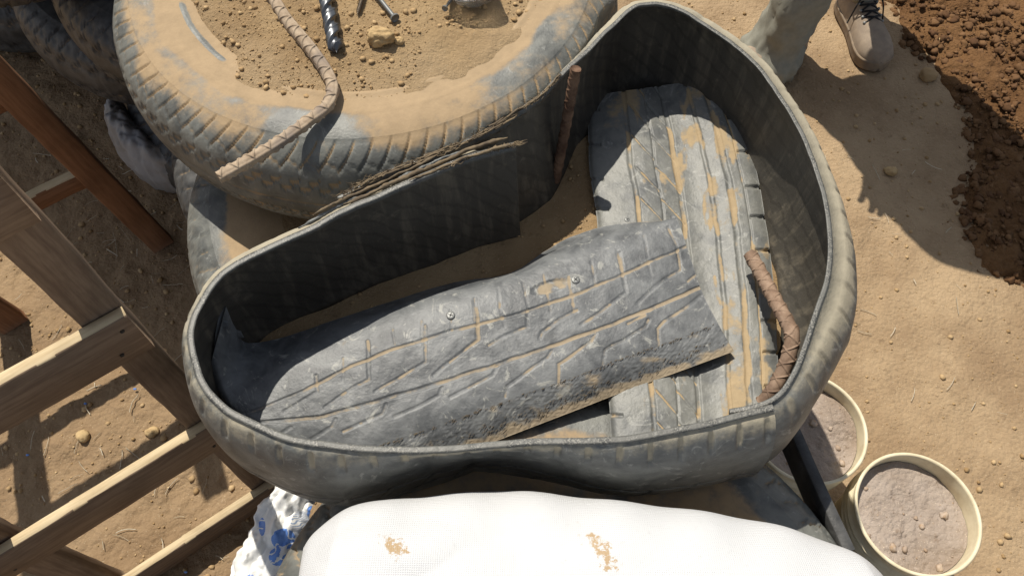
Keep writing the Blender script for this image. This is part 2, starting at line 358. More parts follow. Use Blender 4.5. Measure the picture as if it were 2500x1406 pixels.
for i, (x, y, s, lb) in enumerate(((2265, 187, .026, 'rounded brown stone lying in the shadow of the standing person'), (2178, 415, .017, 'pale flat stone lying alone on the sunlit dirt right of the rubber loop'),
        (2290, 105, .018, 'small tan stone at the sunlit edge of the dark soil'), (370, 985+70, .014, 'pale yellow pebble on the dirt between two timber slats'), (205, 1065, .016, 'buff stone on the dirt below the timber slat end'))):
    p = P(x, y, 0); V, F = stone_verts(3, i+3, .35, (1, .85, .6)); mb = MB(); mb.add(V*s+p+np.array([0, 0, gz(p)+s*.4]), F, .4+.1*i)
    tag(mb.build('stone', M['rock'] if i else M['pebble']), lb, 'stone')

# ------------------------------------------------------------------ tyres
PROF = [(.205, .168), (.225, .183), (.25, .190), (.285, .196), (.325, .197), (.352, .194), (.3715, .187), (.390, .172), (.404, .150), (.411, .12), (.412, .09), (.406, .055), (.394, .030), (.376, .014), (.34, .004), (.29, .002), (.24, .012), (.21, .030)]
def tyre_mesh(nphi, nprof, lugs, seed, dust_top, R=1.0, lug_depth=.0065, dent=None):
    pr = spline(PROF, nprof); r, z = pr[:, 0]*R, pr[:, 1]
    phi = np.linspace(0, 2*np.pi, nphi, endpoint=False); PH, T = np.meshgrid(phi, np.linspace(0, 1, nprof), indexing='ij')
    Rr, Zz = r[None]+0*PH, z[None]+0*PH
    arc = np.r_[0, np.cumsum(np.hypot(np.diff(r), np.diff(z)))]; i0 = np.argmin(np.hypot(pr[:, 0]-.366, pr[:, 1]-.189)); i1 = np.argmin(np.hypot(pr[:, 0]-.37, pr[:, 1]-.011))
    S_ = (arc-arc[i0])[None]+0*PH; tr = sst(-.004, .004, S_)*sst(.004, -.004, S_-(arc[i1]-arc[i0])); half = (arc[i1]-arc[i0])/2
    s2 = np.where(S_ < half, S_, 2*half-S_)
    sl = np.where(S_ < half, 1, -1)*s2*1.15
    pitch = 2*np.pi/lugs
    u = (PH*.40+sl*(.35+4*s2))/(pitch*.40); fr = np.abs((u % 1)-.5)*2          # 1 at groove centre
    g1 = sst(.84, .94, fr)*sst(.048, .040, s2)+sst(.84, .94, np.abs(((u+.5) % 1)-.5)*2)*sst(.054, .060, s2)*sst(.088, .080, s2)
    g2 = sst(.0022, .0006, np.abs(s2-.030-.010*(u % 1)))*sst(.5, .35, np.abs((u % 1)-.45))*.5
    g3 = sst(.0030, .0010, np.abs(s2-.0015))*.5
    g4 = sst(.005, .003, np.abs(s2-.072-.006*np.sign(np.sin(PH*lugs)))) + sst(.004, .002, np.abs(s2-half))
    gr = np.clip(mxr([g1, g2, g3, g4*.7]), 0, 1)*tr
    d = np.stack([np.gradient(z)[None]+0*PH, -np.gradient(r)[None]+0*PH], -1); d /= np.linalg.norm(d, axis=-1, keepdims=True)   # outward-ish
    d *= np.sign((d[..., 0:1]*(Rr-.33)[..., None]+d[..., 1:2]*(Zz-.1)[..., None])+1e-9)
    wob = .0016*fbm(np.cos(PH)*7+seed, np.sin(PH)*7, T*6, 3)
    # raised rings on the sidewall
    ring = .0022*(sst(.003, .0015, np.abs(Rr-.287))+sst(.0025, .001, np.abs(Rr-.322))*.6)*(Zz > .1)
    off = wob-lug_depth*gr+ring
    Rr, Zz = Rr+off*d[..., 0], Zz+off*d[..., 1]
    if dent:           # pressed flat where the loop leans on it
        dp = np.abs((PH-dent[0]+np.pi) % (2*np.pi)-np.pi); lim = dent[1]+.03*sst(dent[2], dent[2]+.3, dp); Rr = np.minimum(Rr, lim+.15*np.maximum(Rr-lim, 0))
    V = np.stack([Rr*np.cos(PH), Rr*np.sin(PH), Zz], -1)
    nx = fbm(V[..., 0]*5+seed, V[..., 1]*5, seed, 4); nb = fbm(V[..., 0]*13+seed, V[..., 1]*13, 2+seed, 3)
    flat = sst(.17, .19, V[..., 2])
    band_ = sst(.312, .334, Rr+.012*nb)
    dust = flat*(dust_top*(1.16-.86*band_+(.55+.7*band_)*nx+.30*nb))+gr*.50+.18+(1-flat)*.2*nb-(1.1*flat*sst(.007, .003, np.abs(Rr-.286+.002*nb))*sst(.32, .22, np.abs(PH-3.47)) if dent else 0)
    cut = np.zeros(dust.size)
    ii = i0-1
    a = mesh_np(V[:, :ii+1], gridq(nphi, ii+1, True), {'dust': dust[:, :ii+1], 'cut': cut.reshape(dust.shape)[:, :ii+1]})
    b = mesh_np(V[:, ii:], gridq(nphi, nprof-ii, True), {'dust': dust[:, ii:], 'cut': cut.reshape(dust.shape)[:, ii:]})
    return a, b
def place_tyre(meshes, x, y, z, rz, label, mat, group):
    t = tag(empty('tyre', (x, y, z), rz), label, 'tyre', group)
    for nm, me in zip(('sidewall', 'tread'), meshes):
        o = bpy.data.objects.new(nm, me); COL.objects.link(o); o.parent = t
        if not me.materials: me.materials.append(mat); me.polygons.foreach_set('use_smooth', np.ones(len(me.polygons), bool))
    return t
BT = (-.236, 1.079); LT = (-.135, .80); FT = (.07, .045)
TYG = 'tyres stacked into the wall'
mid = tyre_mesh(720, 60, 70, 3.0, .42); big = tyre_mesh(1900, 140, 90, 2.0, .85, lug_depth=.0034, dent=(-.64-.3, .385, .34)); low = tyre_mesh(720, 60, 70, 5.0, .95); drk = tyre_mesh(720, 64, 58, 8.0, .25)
place_tyre(big, BT[0], BT[1], .60, .3, 'big dusty tyre on top of the wall, filled with dirt and carrying the tools', M['tyre'], TYG)
ft = place_tyre(mid, FT[0], FT[1], .404, 2.2, 'dusty tyre lying under the white sack and the near side of the loop', M['tyre'], TYG); ft.scale = (1, 1, 1)
place_tyre(low, LT[0], LT[1], .398, 1.2, 'tan dusty tyre lying directly under the big dirt filled tyre and the rubber loop', M['tyre'], TYG)
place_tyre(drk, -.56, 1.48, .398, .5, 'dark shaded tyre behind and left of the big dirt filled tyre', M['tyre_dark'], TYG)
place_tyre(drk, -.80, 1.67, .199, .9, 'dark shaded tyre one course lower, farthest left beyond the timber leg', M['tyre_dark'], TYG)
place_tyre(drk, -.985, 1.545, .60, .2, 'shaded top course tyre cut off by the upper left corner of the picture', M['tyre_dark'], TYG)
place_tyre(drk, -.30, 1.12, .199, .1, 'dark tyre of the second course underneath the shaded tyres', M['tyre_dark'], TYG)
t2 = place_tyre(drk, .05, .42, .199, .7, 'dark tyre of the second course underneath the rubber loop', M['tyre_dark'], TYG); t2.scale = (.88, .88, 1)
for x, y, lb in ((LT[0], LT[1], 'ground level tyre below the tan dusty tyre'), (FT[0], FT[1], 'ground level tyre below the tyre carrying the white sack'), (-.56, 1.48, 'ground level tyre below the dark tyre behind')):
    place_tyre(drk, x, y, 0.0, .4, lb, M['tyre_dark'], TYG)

for x, y, z, lb in ((-1.60, 2.06, .60, 'unseen tyre further back beyond the upper left corner, added to shade the ground'), (-1.27, 1.84, .80, 'unseen topmost tyre beyond the upper left corner, added to shade the ground'), (-1.40, 2.0, .398, 'third course tyre of the wall beyond the upper left corner'), (-1.5, 2.2, .199, 'second course tyre of the wall beyond the upper left corner'), (-1.35, 2.05, 0.0, 'ground course tyre of the wall beyond the upper left corner')):
    place_tyre(drk, x, y, z, x*7, lb, M['tyre_dark'], TYG)  # unseen tyres out of frame; the upper two are added to shade the left ground

# dirt packed in the big tyre
def fill_h(x, y):
    r = np.hypot(x-BT[0], y-BT[1]); a = fbm(x*9, y*9, 3, 4)
    h = .7945+.014*sst(.345, .15, r)+.005*a+.0035*fbm(x*30, y*30, 1, 4)
    q = np.hypot(x-(-.10), y-1.02)/.22
    h = h-.006*sst(.29, .345, r)-.012*sst(.40, .2, np.abs(np.arctan2(y-BT[1], x-BT[0])+2.51))*sst(.035, .012, np.abs(r-.29))
    hole = np.hypot((x-(-.055)), (y-1.135))
    return h-.022*sst(.10, .05, hole)
g = np.arange(-.36, .36, .0042); X, Y = np.meshgrid(BT[0]+g, BT[1]+g, indexing='ij'); Z = fill_h(X, Y)+sst(.33, .2, np.hypot(X-BT[0], Y-BT[1]))*.0022*np.abs(fbm(X*110, Y*110, 2, 2))
q = gridq(len(g), len(g)); rc = np.hypot(X-BT[0], Y-BT[1]).ravel()[q].max(1); q = q[rc < .352]
tag(link('packed_dirt', mesh_np(np.stack([X, Y, Z], -1), q, {'edge': sst(.20, .30, np.hypot(X-BT[0], Y-BT[1])+.05*fbm(X*14, Y*14, 5, 4))}), M['fill']), 'sandy dirt packed into the big tyre under the tools', None, None, 'stuff')
n = 5200; rr, aa = .30*np.sqrt(RNG.random(n)), RNG.random(n)*6.28; px, py = BT[0]+rr*np.cos(aa), BT[1]+rr*np.sin(aa)
w = fbm(px*8, py*8, 7, 2)+.9*np.exp(-(((px+.24)/.16)**2+((py-.98)/.13)**2)) > .12; px, py = px[w], py[w]
scatter('dirt_crumbs', np.stack([px, py, fill_h(px, py)+.001], 1), .0009+.0046*RNG.random(len(px))**10, M['crumb'], 1, 'loose dirt crumbs and grit on the packed dirt of the big tyre', rough=1.0, smooth=False)

# ------------------------------------------------------------------ rubber loop: two cut tyre treads bent round and overlapped
ZB, ZR = .602, .80
def band(path_px, zr, bulge, thick, outoff, seed, dust_rim, grooves, ledge, flip=1, n=760):
    """path: rim inner edge; returns grid (n, k, 3) of a closed cross section swept along the path"""
    W = np.array([list(P(x, y, z)) for (x, y), z in zip(path_px, zr)]); C_ = spline(W, n)
    xy = C_[:, :2].copy(); zrim = C_[:, 2]
    for _ in range(6): xy[1:-1] = (xy[:-2]+2*xy[1:-1]+xy[2:])/4
    T = np.gradient(xy, axis=0); T /= np.linalg.norm(T, axis=1, keepdims=True); N = np.stack([T[:, 1], -T[:, 0]], 1)*flip
    L = np.r_[0, np.cumsum(np.linalg.norm(np.diff(xy, axis=0), axis=1))]; u = L/L[-1]
    ki, ko = 22, 56
    ti = np.linspace(1, 0, ki); to = np.linspace(0, 1, ko); t = np.r_[ti, 0, 0, 0, to]; outer = np.r_[np.zeros(ki), .3, .65, .99, np.ones(ko)]; om = (outer >= 1).astype(float)[None]
    b = np.interp(u, *zip(*bulge)); fl = np.interp(u, *zip(*outoff))
    tt = t[None]; mid = b[:, None]*(1-np.abs(2*tt-1)**3.2)+fl[:, None]*tt
    th = thick*(1-.25*np.abs(2*tt-1)**3)
    off = mid+th*outer[None]+np.interp(u, *zip(*ledge))[:, None]*sst(.0, .02, tt)*om
    rnd = np.zeros_like(off); 
    edge = om*np.clip(1-np.minimum(to.min()+tt, 1-tt)/.045, 0, 1)**2
    s_o = np.interp(u, *zip(*grooves['amp']))[:, None]
    ph = L[:, None]/grooves['pitch']; fr = np.abs(ph % 1-.5)*2
    notch = sst(.74, .84, fr)*sst(.20, .14, tt)*sst(.02, .05, tt)*om
    l1 = sst(.012, .006, np.abs(tt-.62))*om; l2 = sst(.012, .006, np.abs(tt-.80))*om
    dg = np.abs(((L[:, None]+.12*(tt-.7))/.052) % 1-.5)*2; l3 = sst(.93, .98, dg)*sst(.58, .64, tt)*sst(.98, .9, tt)*om
    gv = np.clip(mxr([notch*.8, l1, l2, l3])*s_o, 0, 1)
    wob = .0015*fbm(L[:, None]*18+seed, tt*2.5, seed, 3)
    off = off-.0048*gv-.003*edge+wob
    zz = zrim[:, None]+(ZB-zrim[:, None])*tt+.0016*fbm(L[:, None]*40+seed, tt*0, seed+2, 3)*(1-tt)-.0035*edge*(tt < .5)
    V = np.stack([xy[:, 0:1]+N[:, 0:1]*off, xy[:, 1:2]+N[:, 1:2]*off, zz], -1)
    nz = fbm(L[:, None]*9+seed, tt*3, seed, 4); du = np.interp(u, *zip(*dust_rim))[:, None]
    dust = om*(du*sst(.24, .03, tt+.07*nz)+.55*gv*(.55+1.3*fbm(L[:, None]*31, tt*9, seed+4, 3)+.3)+.10+.16*nz)+0
    liner = np.where(outer[None] > 0, 0, 1)*np.ones_like(off)
    cut = np.zeros_like(off); cut[:, ki-1] = .6; cut[:, ki:ki+3] = 1
    return V, dict(dust=dust, liner=liner*(1-cut), cut=cut), L
def band_obj(name, V, at, mat, label, cat, rag=None):
    n, k = V.shape[:2]
    if rag is not None: V = rag(V)
    Q = gridq(n, k, False, True)
    caps = [];
    for i in (0, n-1):
        ki = 22; idx = np.arange(ki-1)
        for j in range(ki-1):
            a_, b_ = i*k+j, i*k+j+1; m = (ki-1-j)/(ki-1)*(k-1-ki)+ki; m2 = (ki-2-j)/(ki-1)*(k-1-ki)+ki
            caps.append((a_, b_, i*k+int(round(m2)), i*k+int(round(m))))
    Q = np.concatenate([Q, np.array(caps)])
    o = link(name, mesh_np(V, Q, at), mat); return tag(o, label, cat)
A_px = [(838, 480), (900, 449), (984, 411), (1040, 391), (1098, 367), (1150, 343), (1185, 325), (1250, 288), (1308, 248), (1345, 214), (1380, 180), (1417, 146), (1450, 114), (1488, 74), (1542, 26), (1586, 14), (1632, 18), (1691, 46), (1769, 98), (1840, 158), (1889, 224), (1944, 312), (1989, 422), (2012, 510), (2022, 590), (2016, 672), (1993, 740), (1955, 852), (1926, 917), (1893, 962), (1845, 985), (1780, 998)]
A_z = [.795]*29+[.79, .785, .775]
B_px = [(1260, 358), (1180, 379), (1126, 396), (1009, 446), (924, 484), (852, 514), (742, 572), (631, 624), (553, 670), (504, 731), (478, 796), (478, 851), (503, 930), (551, 985), (608, 1018), (708, 1062), (816, 1080), (924, 1089), (1068, 1091), (1212, 1077), (1320, 1069), (1480, 1065), (1588, 1054), (1696, 1034), (1804, 1005), (1885, 985)]
B_z = [.795]*26
VA, atA, LA = band(A_px, A_z, [(0, .0), (.18, .0), (.3, .012), (.5, .026), (.68, .028), (.86, .042), (.93, .034), (1, .028)], .0085, [(0, -.03), (.12, -.045), (.22, -.045), (.30, -.012), (.40, -.008), (.6, -.02), (.8, -.010), (.92, .004), (1, .010)], 1.0,
        [(0, .35), (.2, .35), (.3, .45), (.5, .72), (.75, .72), (.86, .6), (1, .2)], dict(pitch=.034, amp=[(0, .25), (.3, .4), (.45, .6), (1, .7)]), [(0, 0), (.22, .0), (.32, .005), (.5, .012), (.68, .012), (.86, .014), (.93, .004), (1, 0)], flip=-1)
VB, atB, LB = band(B_px, B_z, [(0, .0), (.12, .004), (.3, .012), (.5, .018), (.60, .016), (.68, -.006), (.76, -.004), (.88, .022), (1, .026)], .011, [(0, -.025), (.12, -.018), (.25, .0), (.45, .010), (.60, .008), (.72, -.035), (.85, .0), (1, .012)], 4.0,
        [(0, .25), (.03, .3), (.045, .9), (.1, .95), (.2, .92), (.30, .75), (.4, .45), (.6, .36), (.8, .38), (1, .55)], dict(pitch=.034, amp=[(0, .2), (.3, .2), (.45, .7), (1, 1)]), [(0, .0), (.030, .0), (.045, .009), (.30, .008), (.42, .002), (1, 0)], flip=1)
def ragA(V):
    V = V.copy(); n = V.shape[0]; k = np.arange(V.shape[1])
    j = .016*fbm(k*.35, 2.2, 0, 3); w = np.clip(1-np.arange(n)/40, 0, 1)[:, None]; d = V[60]-V[0]; d = d/np.linalg.norm(d, axis=-1, keepdims=True)
    return V+d*(w*j[None])[..., None]
la = 'black cut tyre strip forming the far and right sides of the guitar shaped loop'
lb = 'black cut tyre strip forming the left and near sides of the guitar shaped loop'
stripA = band_obj('tyre_strip', VA, atA, M['strip'], la, 'rubber strip', ragA)
stripB = band_obj('tyre_strip', VB, atB, M['strip'], lb, 'rubber strip')
# frayed cords along the torn top edge of the first strip
mb = MB()
for i in range(210):
    iu = int(RNG.random()**1.3*200); kk = 22 + int(RNG.integers(-2, 3)); p = VA[iu, kk].copy(); tdir = VA[iu+3, 22]-VA[iu, 22]; tdir /= np.linalg.norm(tdir)
    outn = VA[iu, 30]-VA[iu, 5]; outn[2] = 0; outn /= np.linalg.norm(outn)+1e-9
    L = RNG.uniform(.005, .020); sgn = -1 if RNG.random() < .6 else 1; bend = RNG.uniform(-.6, 1.0)
    t = np.linspace(0, 1, 5)[:, None]
    pts = p+t*L*(tdir*sgn*.9+outn*bend*.5*t+np.array([0, 0, .25])*t)+RNG.normal(0, .0008, (5, 3)); mb.tube(pts, RNG.uniform(.0003, .0007), 4)
for i in range(70):
    iu = int(RNG.random()*185); p = VA[iu, 22]; q = VA[iu+int(RNG.integers(6, 25)), 22]; t = np.linspace(0, 1, 6)[:, None]; off = np.array([RNG.normal(0, .002), RNG.normal(0, .002), RNG.uniform(-.001, .004)])
    mb.tube(p*(1-t)+q*t+off+RNG.normal(0, .0006, (6, 3)), RNG.uniform(.0006, .0015), 5)
tag(mb.build('frayed_cords', M['cord'], stripA), kind='stuff')
mb = MB()
for i in range(45):
    iu = int(RNG.random()**2*80); p = VB[iu, 21+int(RNG.integers(0, 3))]; tdir = VB[iu+3, 22]-VB[iu, 22]; tdir /= np.linalg.norm(tdir); L = RNG.uniform(.005, .018)
    t = np.linspace(0, 1, 5)[:, None]; mb.tube(p+t*L*(-tdir+np.array([0, 0, .12]))+RNG.normal(0, .0012, (5, 3)), RNG.uniform(.0004, .0010), 4)
tag(mb.build('frayed_cords', M['cord'], stripB), kind='stuff')

# torn plies fanning out of the flap end
for k_, (o_, z0_, u0_, u1_, wd_, cu) in enumerate(((.0125, -.001, 4, 150, .0028, .004), (.016, -.003, 40, 190, .0022, .002), (.004, .0015, 0, 95, .0020, -.003), (.019, .001, 62, 175, .0018, .003))):
    ii = np.arange(u0_, u1_); base = (VB[ii, 21]+0); outn = VB[ii, 40]-VB[ii, 8]; outn[:, 2] = 0; outn /= np.linalg.norm(outn, axis=1, keepdims=True); f_ = np.linspace(0, 1, len(ii))[:, None]
    path = base+outn*(o_+cu*(1-f_)**2)+np.array([0, 0, 1.])*(z0_+.0018*vnoise(np.arange(len(ii))*.11, k_*7.)[:, None]+.004*(1-f_)**3)
    r_ = wd_*(1+.35*vnoise(np.arange(len(ii))*.23, k_*3.+1))*np.clip(np.minimum(f_[:, 0], 1-f_[:, 0])*14, .25, 1); mb = MB(); mb.tube(path, r_, 10, lambda L, a: .0006*vnoise(L*420, a*2.2)); mb.build('torn_ply', M['cord' if k_ != 1 else 'strip'], stripB)

# dirt floor inside the loop
outline = np.vstack([spline([P(x, y, .70)[:2] for x, y in A_px[4:29]], 160), spline([P(x, y, .70)[:2] for x, y in B_px[3:26]], 160)[::-1]])
ang = np.arctan2(outline[:, 1]-.6, outline[:, 0]-.0)
def inside(px, py, poly):
    r = np.zeros(px.shape, bool); x0, y0 = poly[-1]
    for x1, y1 in poly:
        c = ((y1 > py) != (y0 > py)) & (px < (x0-x1)*(py-y1)/(y0-y1+1e-12)+x1); r ^= c; x0, y0 = x1, y1
    return r
def ring(Vb, a, b, j): return (Vb[a:b, 0, :2]+Vb[a:b, -1, :2])/2
ip = np.vstack([ring(VA, 120, 720, 0), ring(VB, 60, 740, 0)[::-1]])
gx, gy = np.arange(-.45, .48, .0045), np.arange(.22, 1.02, .0045); X, Y = np.meshgrid(gx, gy, indexing='ij')
ux, uy = PIX(np.stack([X, Y, 0*X+.6], -1)); bare = sst(900, 1000, uy)*sst(1800, 1500, ux)
Z = .606+.005*fbm(X*8, Y*8, 1, 3)+.0025*fbm(X*35, Y*35, 3, 3)-.03*bare
q = gridq(len(gx), len(gy)); cx, cy = X.ravel()[q].mean(1), Y.ravel()[q].mean(1); q = q[inside(cx, cy, ip) | (np.hypot(cx-LT[0], cy-LT[1]) < .22) & (cy > .5)]
tag(link('packed_dirt', mesh_np(np.stack([X, Y, Z], -1), q), M['fill']), 'brown dirt floor inside the rubber loop', None, None, 'stuff')
n = 900; px, py = RNG.uniform(-.30, .16, n), RNG.uniform(.45, .88, n); ok = inside(px, py, ip); px, py = px[ok], py[ok]
scatter('dirt_crumbs', np.stack([px, py, .607+.005*fbm(px*8, py*8, 1, 3)], 1), .0008+.0040*RNG.random(len(px))**8, M['crumb'], 1, 'loose dirt crumbs on the dirt floor inside the rubber loop', rough=1.0, smooth=False)
# dirt packed into the open middles of the lower tyres
for c_, z_ in ((LT, .585), (FT, .585), ((-.56, 1.48), .585), ((-.985, 1.545), .785), ((-.80, 1.67), .385)):
    rr = np.linspace(0, .30, 26); aa = np.linspace(0, 2*np.pi, 72, endpoint=False); A_, R_ = np.meshgrid(aa, rr, indexing='ij'); X, Y = c_[0]+R_*np.cos(A_), c_[1]+R_*np.sin(A_)
    tag(link('packed_dirt', mesh_np(np.stack([X, Y, z_+.008*fbm(X*12, Y*12, 1, 3)], -1), gridq(72, 26, True)), M['fill']), 'dirt packed into the open middle of a tyre in the wall', None, None, 'stuff')

# ------------------------------------------------------------------ rubber strips lying inside the loop
def slab(rails, vs, nu, nv, thick, pattern, name, mat, label, smoothit=0):
    R_ = [spline([list(P(x, y, z)) for x, y, z in r], nu) for r in rails]; R_ = np.stack(R_, 1)
    vv = np.linspace(0, 1, nv); G_ = np.empty((nu, nv, 3)); m = len(vs)
    for j, v in enumerate(vv):          # smooth interpolation across the rails
        i = min(max(np.searchsorted(vs, v)-1, 0), m-2); t = (v-vs[i])/(vs[i+1]-vs[i])
        a, b = R_[:, i], R_[:, i+1]; pa = R_[:, i-1] if i > 0 else 2*a-b; pb = R_[:, i+2] if i+2 < m else 2*b-a
        ma, mb_ = (b-pa)*.5, (pb-a)*.5
        if name == 'x': ma = mb_ = b-a
        G_[:, j] = (2*t**3-3*t**2+1)*a+(t**3-2*t**2+t)*ma+(-2*t**3+3*t**2)*b+(t**3-t**2)*mb_
    px, py = PIX(G_); uu, VV = np.meshgrid(np.linspace(0, 1, nu), vv, indexing='ij')
    h, dust, cut = pattern(px, py, uu, VV, G_)
    Nn = normals(G_); Nn *= np.sign(Nn[..., 2:3])
    top = G_+Nn*h[..., None]; bot = G_-Nn*thick
    V = np.concatenate([top.reshape(-1, 3), bot.reshape(-1, 3)]); q = gridq(nu, nv); nn = nu*nv; qb = q[:, ::-1]+nn
    per = np.r_[np.arange(nv), np.arange(2*nv-1, nn, nv), np.arange(nn-2, nn-nv-1, -1), np.arange(nn-2*nv, 0, -nv)]
    p2 = np.roll(per, -1); side = np.stack([per, per+nn, p2+nn, p2], 1)
    me = mesh_np(V, np.concatenate([q, qb, side]), {'dust': np.r_[dust.ravel(), dust.ravel()*.5], 'cut': np.r_[cut.ravel(), cut.ravel()], 'liner': np.zeros(2*nn)})
    return tag(link(name, me, mat), label, 'rubber strip'), G_
# cross strip
cl = [(1437, 235, .618), (1436, 330, .618), (1440, 420, .618), (1455, 520, .618), (1470, 700, .617), (1482, 900, .616), (1492, 1075, .615)]
cr = [(1768, 188, .660), (1810, 290, .648), (1845, 410, .640), (1866, 520, .634), (1885, 660, .628), (1898, 850, .624), (1905, 1040, .622)]
def lerp3(f, dz): return [tuple(np.array(a)*(1-f)+np.array(b)*f+np.array([0, 0, dz])) for a, b in zip(cl, cr)]
rails = [cl, lerp3(.06, .008), lerp3(.32, .011), lerp3(.58, .0), lerp3(.80, .009), lerp3(.94, .008), cr]
def pat_cross(px, py, u, v, G_):
    h = np.zeros_like(px); d = .17+.42*fbm(px*.010, py*.004, 2, 4); wig = 4*fbm(py*.012, 0, 3, 3)
    for v0, w, dep, du in ((.26, .010, .004, .75), (.40, .006, .003, .28), (.52, .013, .004, .80), (.70, .010, .003, .66), (.82, .012, .004, .82), (.90, .006, .003, .5)):
        dd = np.abs(v-v0-wig*.002-.007*fbm(py*.03, v0*9, 1, 4)); m = sst(w*1.7, w*.6, dd); h -= dep*.7*m; d += m*du*np.clip(.32+1.2*fbm(py*.014, v0*31, 4, 3), .08, .85)
    # herringbone sipes in the left ribs
    for k in range(-2, 14):
        y0 = 250+k*78
        for (va, vb, sl) in ((.28, .40, 60), (.40, .52, 64)):
            f = np.clip((v-va)/(vb-va), 0, 1); dd = np.abs(py-(y0+sl*f)); m = sst(4.5, 2, dd)*(v > va)*(v < vb); h -= .0025*m; d += .38*m
    for k in range(-1, 13):
        y0 = 290+k*82+8*vnoise(k, 4.); m = sst(6, 3, np.abs(py-y0-14*(v-.95)))*(v > .905); h -= .004*m; m2 = sst(5, 3, np.abs(py-y0+20-10*v))*(v < .09); h -= .003*m2; d += .1*(m+m2)
    worn = sst(.0, .3, fbm(px*.02, py*.008, 8, 4))*sst(.60, .66, v)*sst(.97, .9, v); d += .36*worn
    d += .3*sst(.15, .5, fbm(px*.03, py*.009, 12, 3))*sst(.20, .30, v)
    h += .0012*fbm(px*.03, py*.03, 3, 4)
    return h, d, np.zeros_like(px)
slab(rails, [0, .06, .32, .58, .80, .94, 1], 380, 200, .009, pat_cross, 'tyre_strip', M['cross'], 'wide dusty tread strip lying flat across the wide end of the loop')
# sole strip
r0 = [(552, 748, .725), (575, 800, .68), (602, 836, .637), (680, 826, .617), (800, 787, .612), (950, 737, .611), (1100, 692, .611), (1240, 668, .613), (1330, 614, .620), (1400, 576, .630), (1500, 549, .642), (1648, 536, .656)]
r1 = [(540, 792, .715), (560, 850, .672), (600, 890, .648), (700, 878, .648), (820, 833, .651), (960, 778, .655), (1100, 733, .660), (1250, 688, .660), (1340, 650, .662), (1420, 622, .663), (1520, 592, .664), (1658, 546, .663)]
r2 = [(520, 868, .69), (562, 950, .655), (640, 1002, .645), (760, 1000, .645), (900, 965, .648), (1020, 935, .65), (1150, 895, .652), (1300, 850, .654), (1400, 815, .656), (1500, 785, .656), (1600, 750, .656), (1712, 706, .652)]
r3 = [(514, 910, .668), (566, 990, .648), (640, 1042, .640), (740, 1085, .634), (880, 1098, .634), (1000, 1064, .634), (1100, 1030, .637), (1250, 975, .640), (1400, 922, .645), (1520, 876, .648), (1640, 834, .650), (1754, 792, .650)]
r4 = [(514, 925, .659), (568, 1012, .636), (640, 1076, .622), (740, 1130, .614), (900, 1165, .612), (1050, 1130, .612), (1200, 1080, .613), (1300, 1042, .616), (1420, 996, .620), (1540, 949, .626), (1660, 906, .634), (1792, 857, .641)]
ga = [(600, 1010), (740, 955), (860, 893), (960, 853), (1100, 810), (1250, 770), (1396, 723), (1500, 680), (1600, 635), (1692, 592)]
gb = [(640, 1030), (780, 1018), (900, 985), (1000, 955), (1100, 926), (1280, 868), (1451, 808), (1580, 757), (1712, 702)]
def C1(x, y): return (1100+x/2.163, 450+y/2.163)
zig = [[C1(895, 360), C1(910, 470), C1(925, 570), C1(800, 670), C1(690, 742)], [C1(1150, 230), C1(1195, 330), C1(1210, 450), C1(1080, 540), C1(985, 630)], [C1(670, 665), C1(560, 720), C1(485, 775), C1(470, 815)],
       [C1(405, 660), C1(405, 750), C1(290, 800), C1(205, 850)], [C1(130, 600), C1(150, 730), C1(155, 820), C1(0, 935)], [C1(1320, 590), C1(1230, 660), C1(1130, 720), C1(1095, 760), C1(1100, 850)], [C1(1045, 715), C1(1030, 750), C1(920, 820), C1(815, 875), C1(805, 950)],
       [C1(765, 790), C1(740, 830), C1(640, 905), C1(570, 950), C1(572, 1050)], [C1(535, 880), C1(515, 915), C1(400, 995), C1(300, 1065), C1(290, 1120)], [C1(245, 960), C1(225, 1005), C1(100, 1075), C1(0, 1125)],
       [C1(1310, 470), C1(1255, 515)], [C1(1025, 690), C1(940, 735)]]
def C2(x, y): return (400+x/2.1625, 500+y/2.1625)
zig += [[C2(805, 905), C2(810, 985), C2(720, 1040), C2(635, 1090)], [C2(1075, 720), C2(1085, 920), C2(950, 1000), C2(850, 1065)], [C2(1380, 640), C2(1385, 830), C2(1250, 910), C2(1115, 985)], [C2(1660, 600), C2(1655, 715), C2(1540, 800), C2(1425, 900)],
        [C2(910, 1130), C2(890, 1170), C2(780, 1235)], [C2(1170, 1050), C2(1150, 1100), C2(1050, 1150), C2(945, 1200)], [C2(1470, 965), C2(1450, 1005), C2(1350, 1060), C2(1215, 1115)], [C2(670, 1170), C2(640, 1190), C2(600, 1230)]]
ticks = [[C1(x, y), C1(x+dx, y+dy)] for x, y, dx, dy in ((1020, 270, 40, 210), (880, 345, 20, 110), (740, 410, 25, 120), (625, 490, 5, 90), (490, 480, 40, 190), (380, 520, 25, 120), (250, 555, 15, 110), (270, 690, 15, 60), (120, 600, 10, 120), (640, 560, 10, 100))]
ticks += [[C2(x, y), C2(x+dx, y+dy)] for x, y, dx, dy in ((945, 815, 0, 110), (1210, 640, 8, 100), (1515, 560, 8, 100), (1360, 610, 10, 130))]
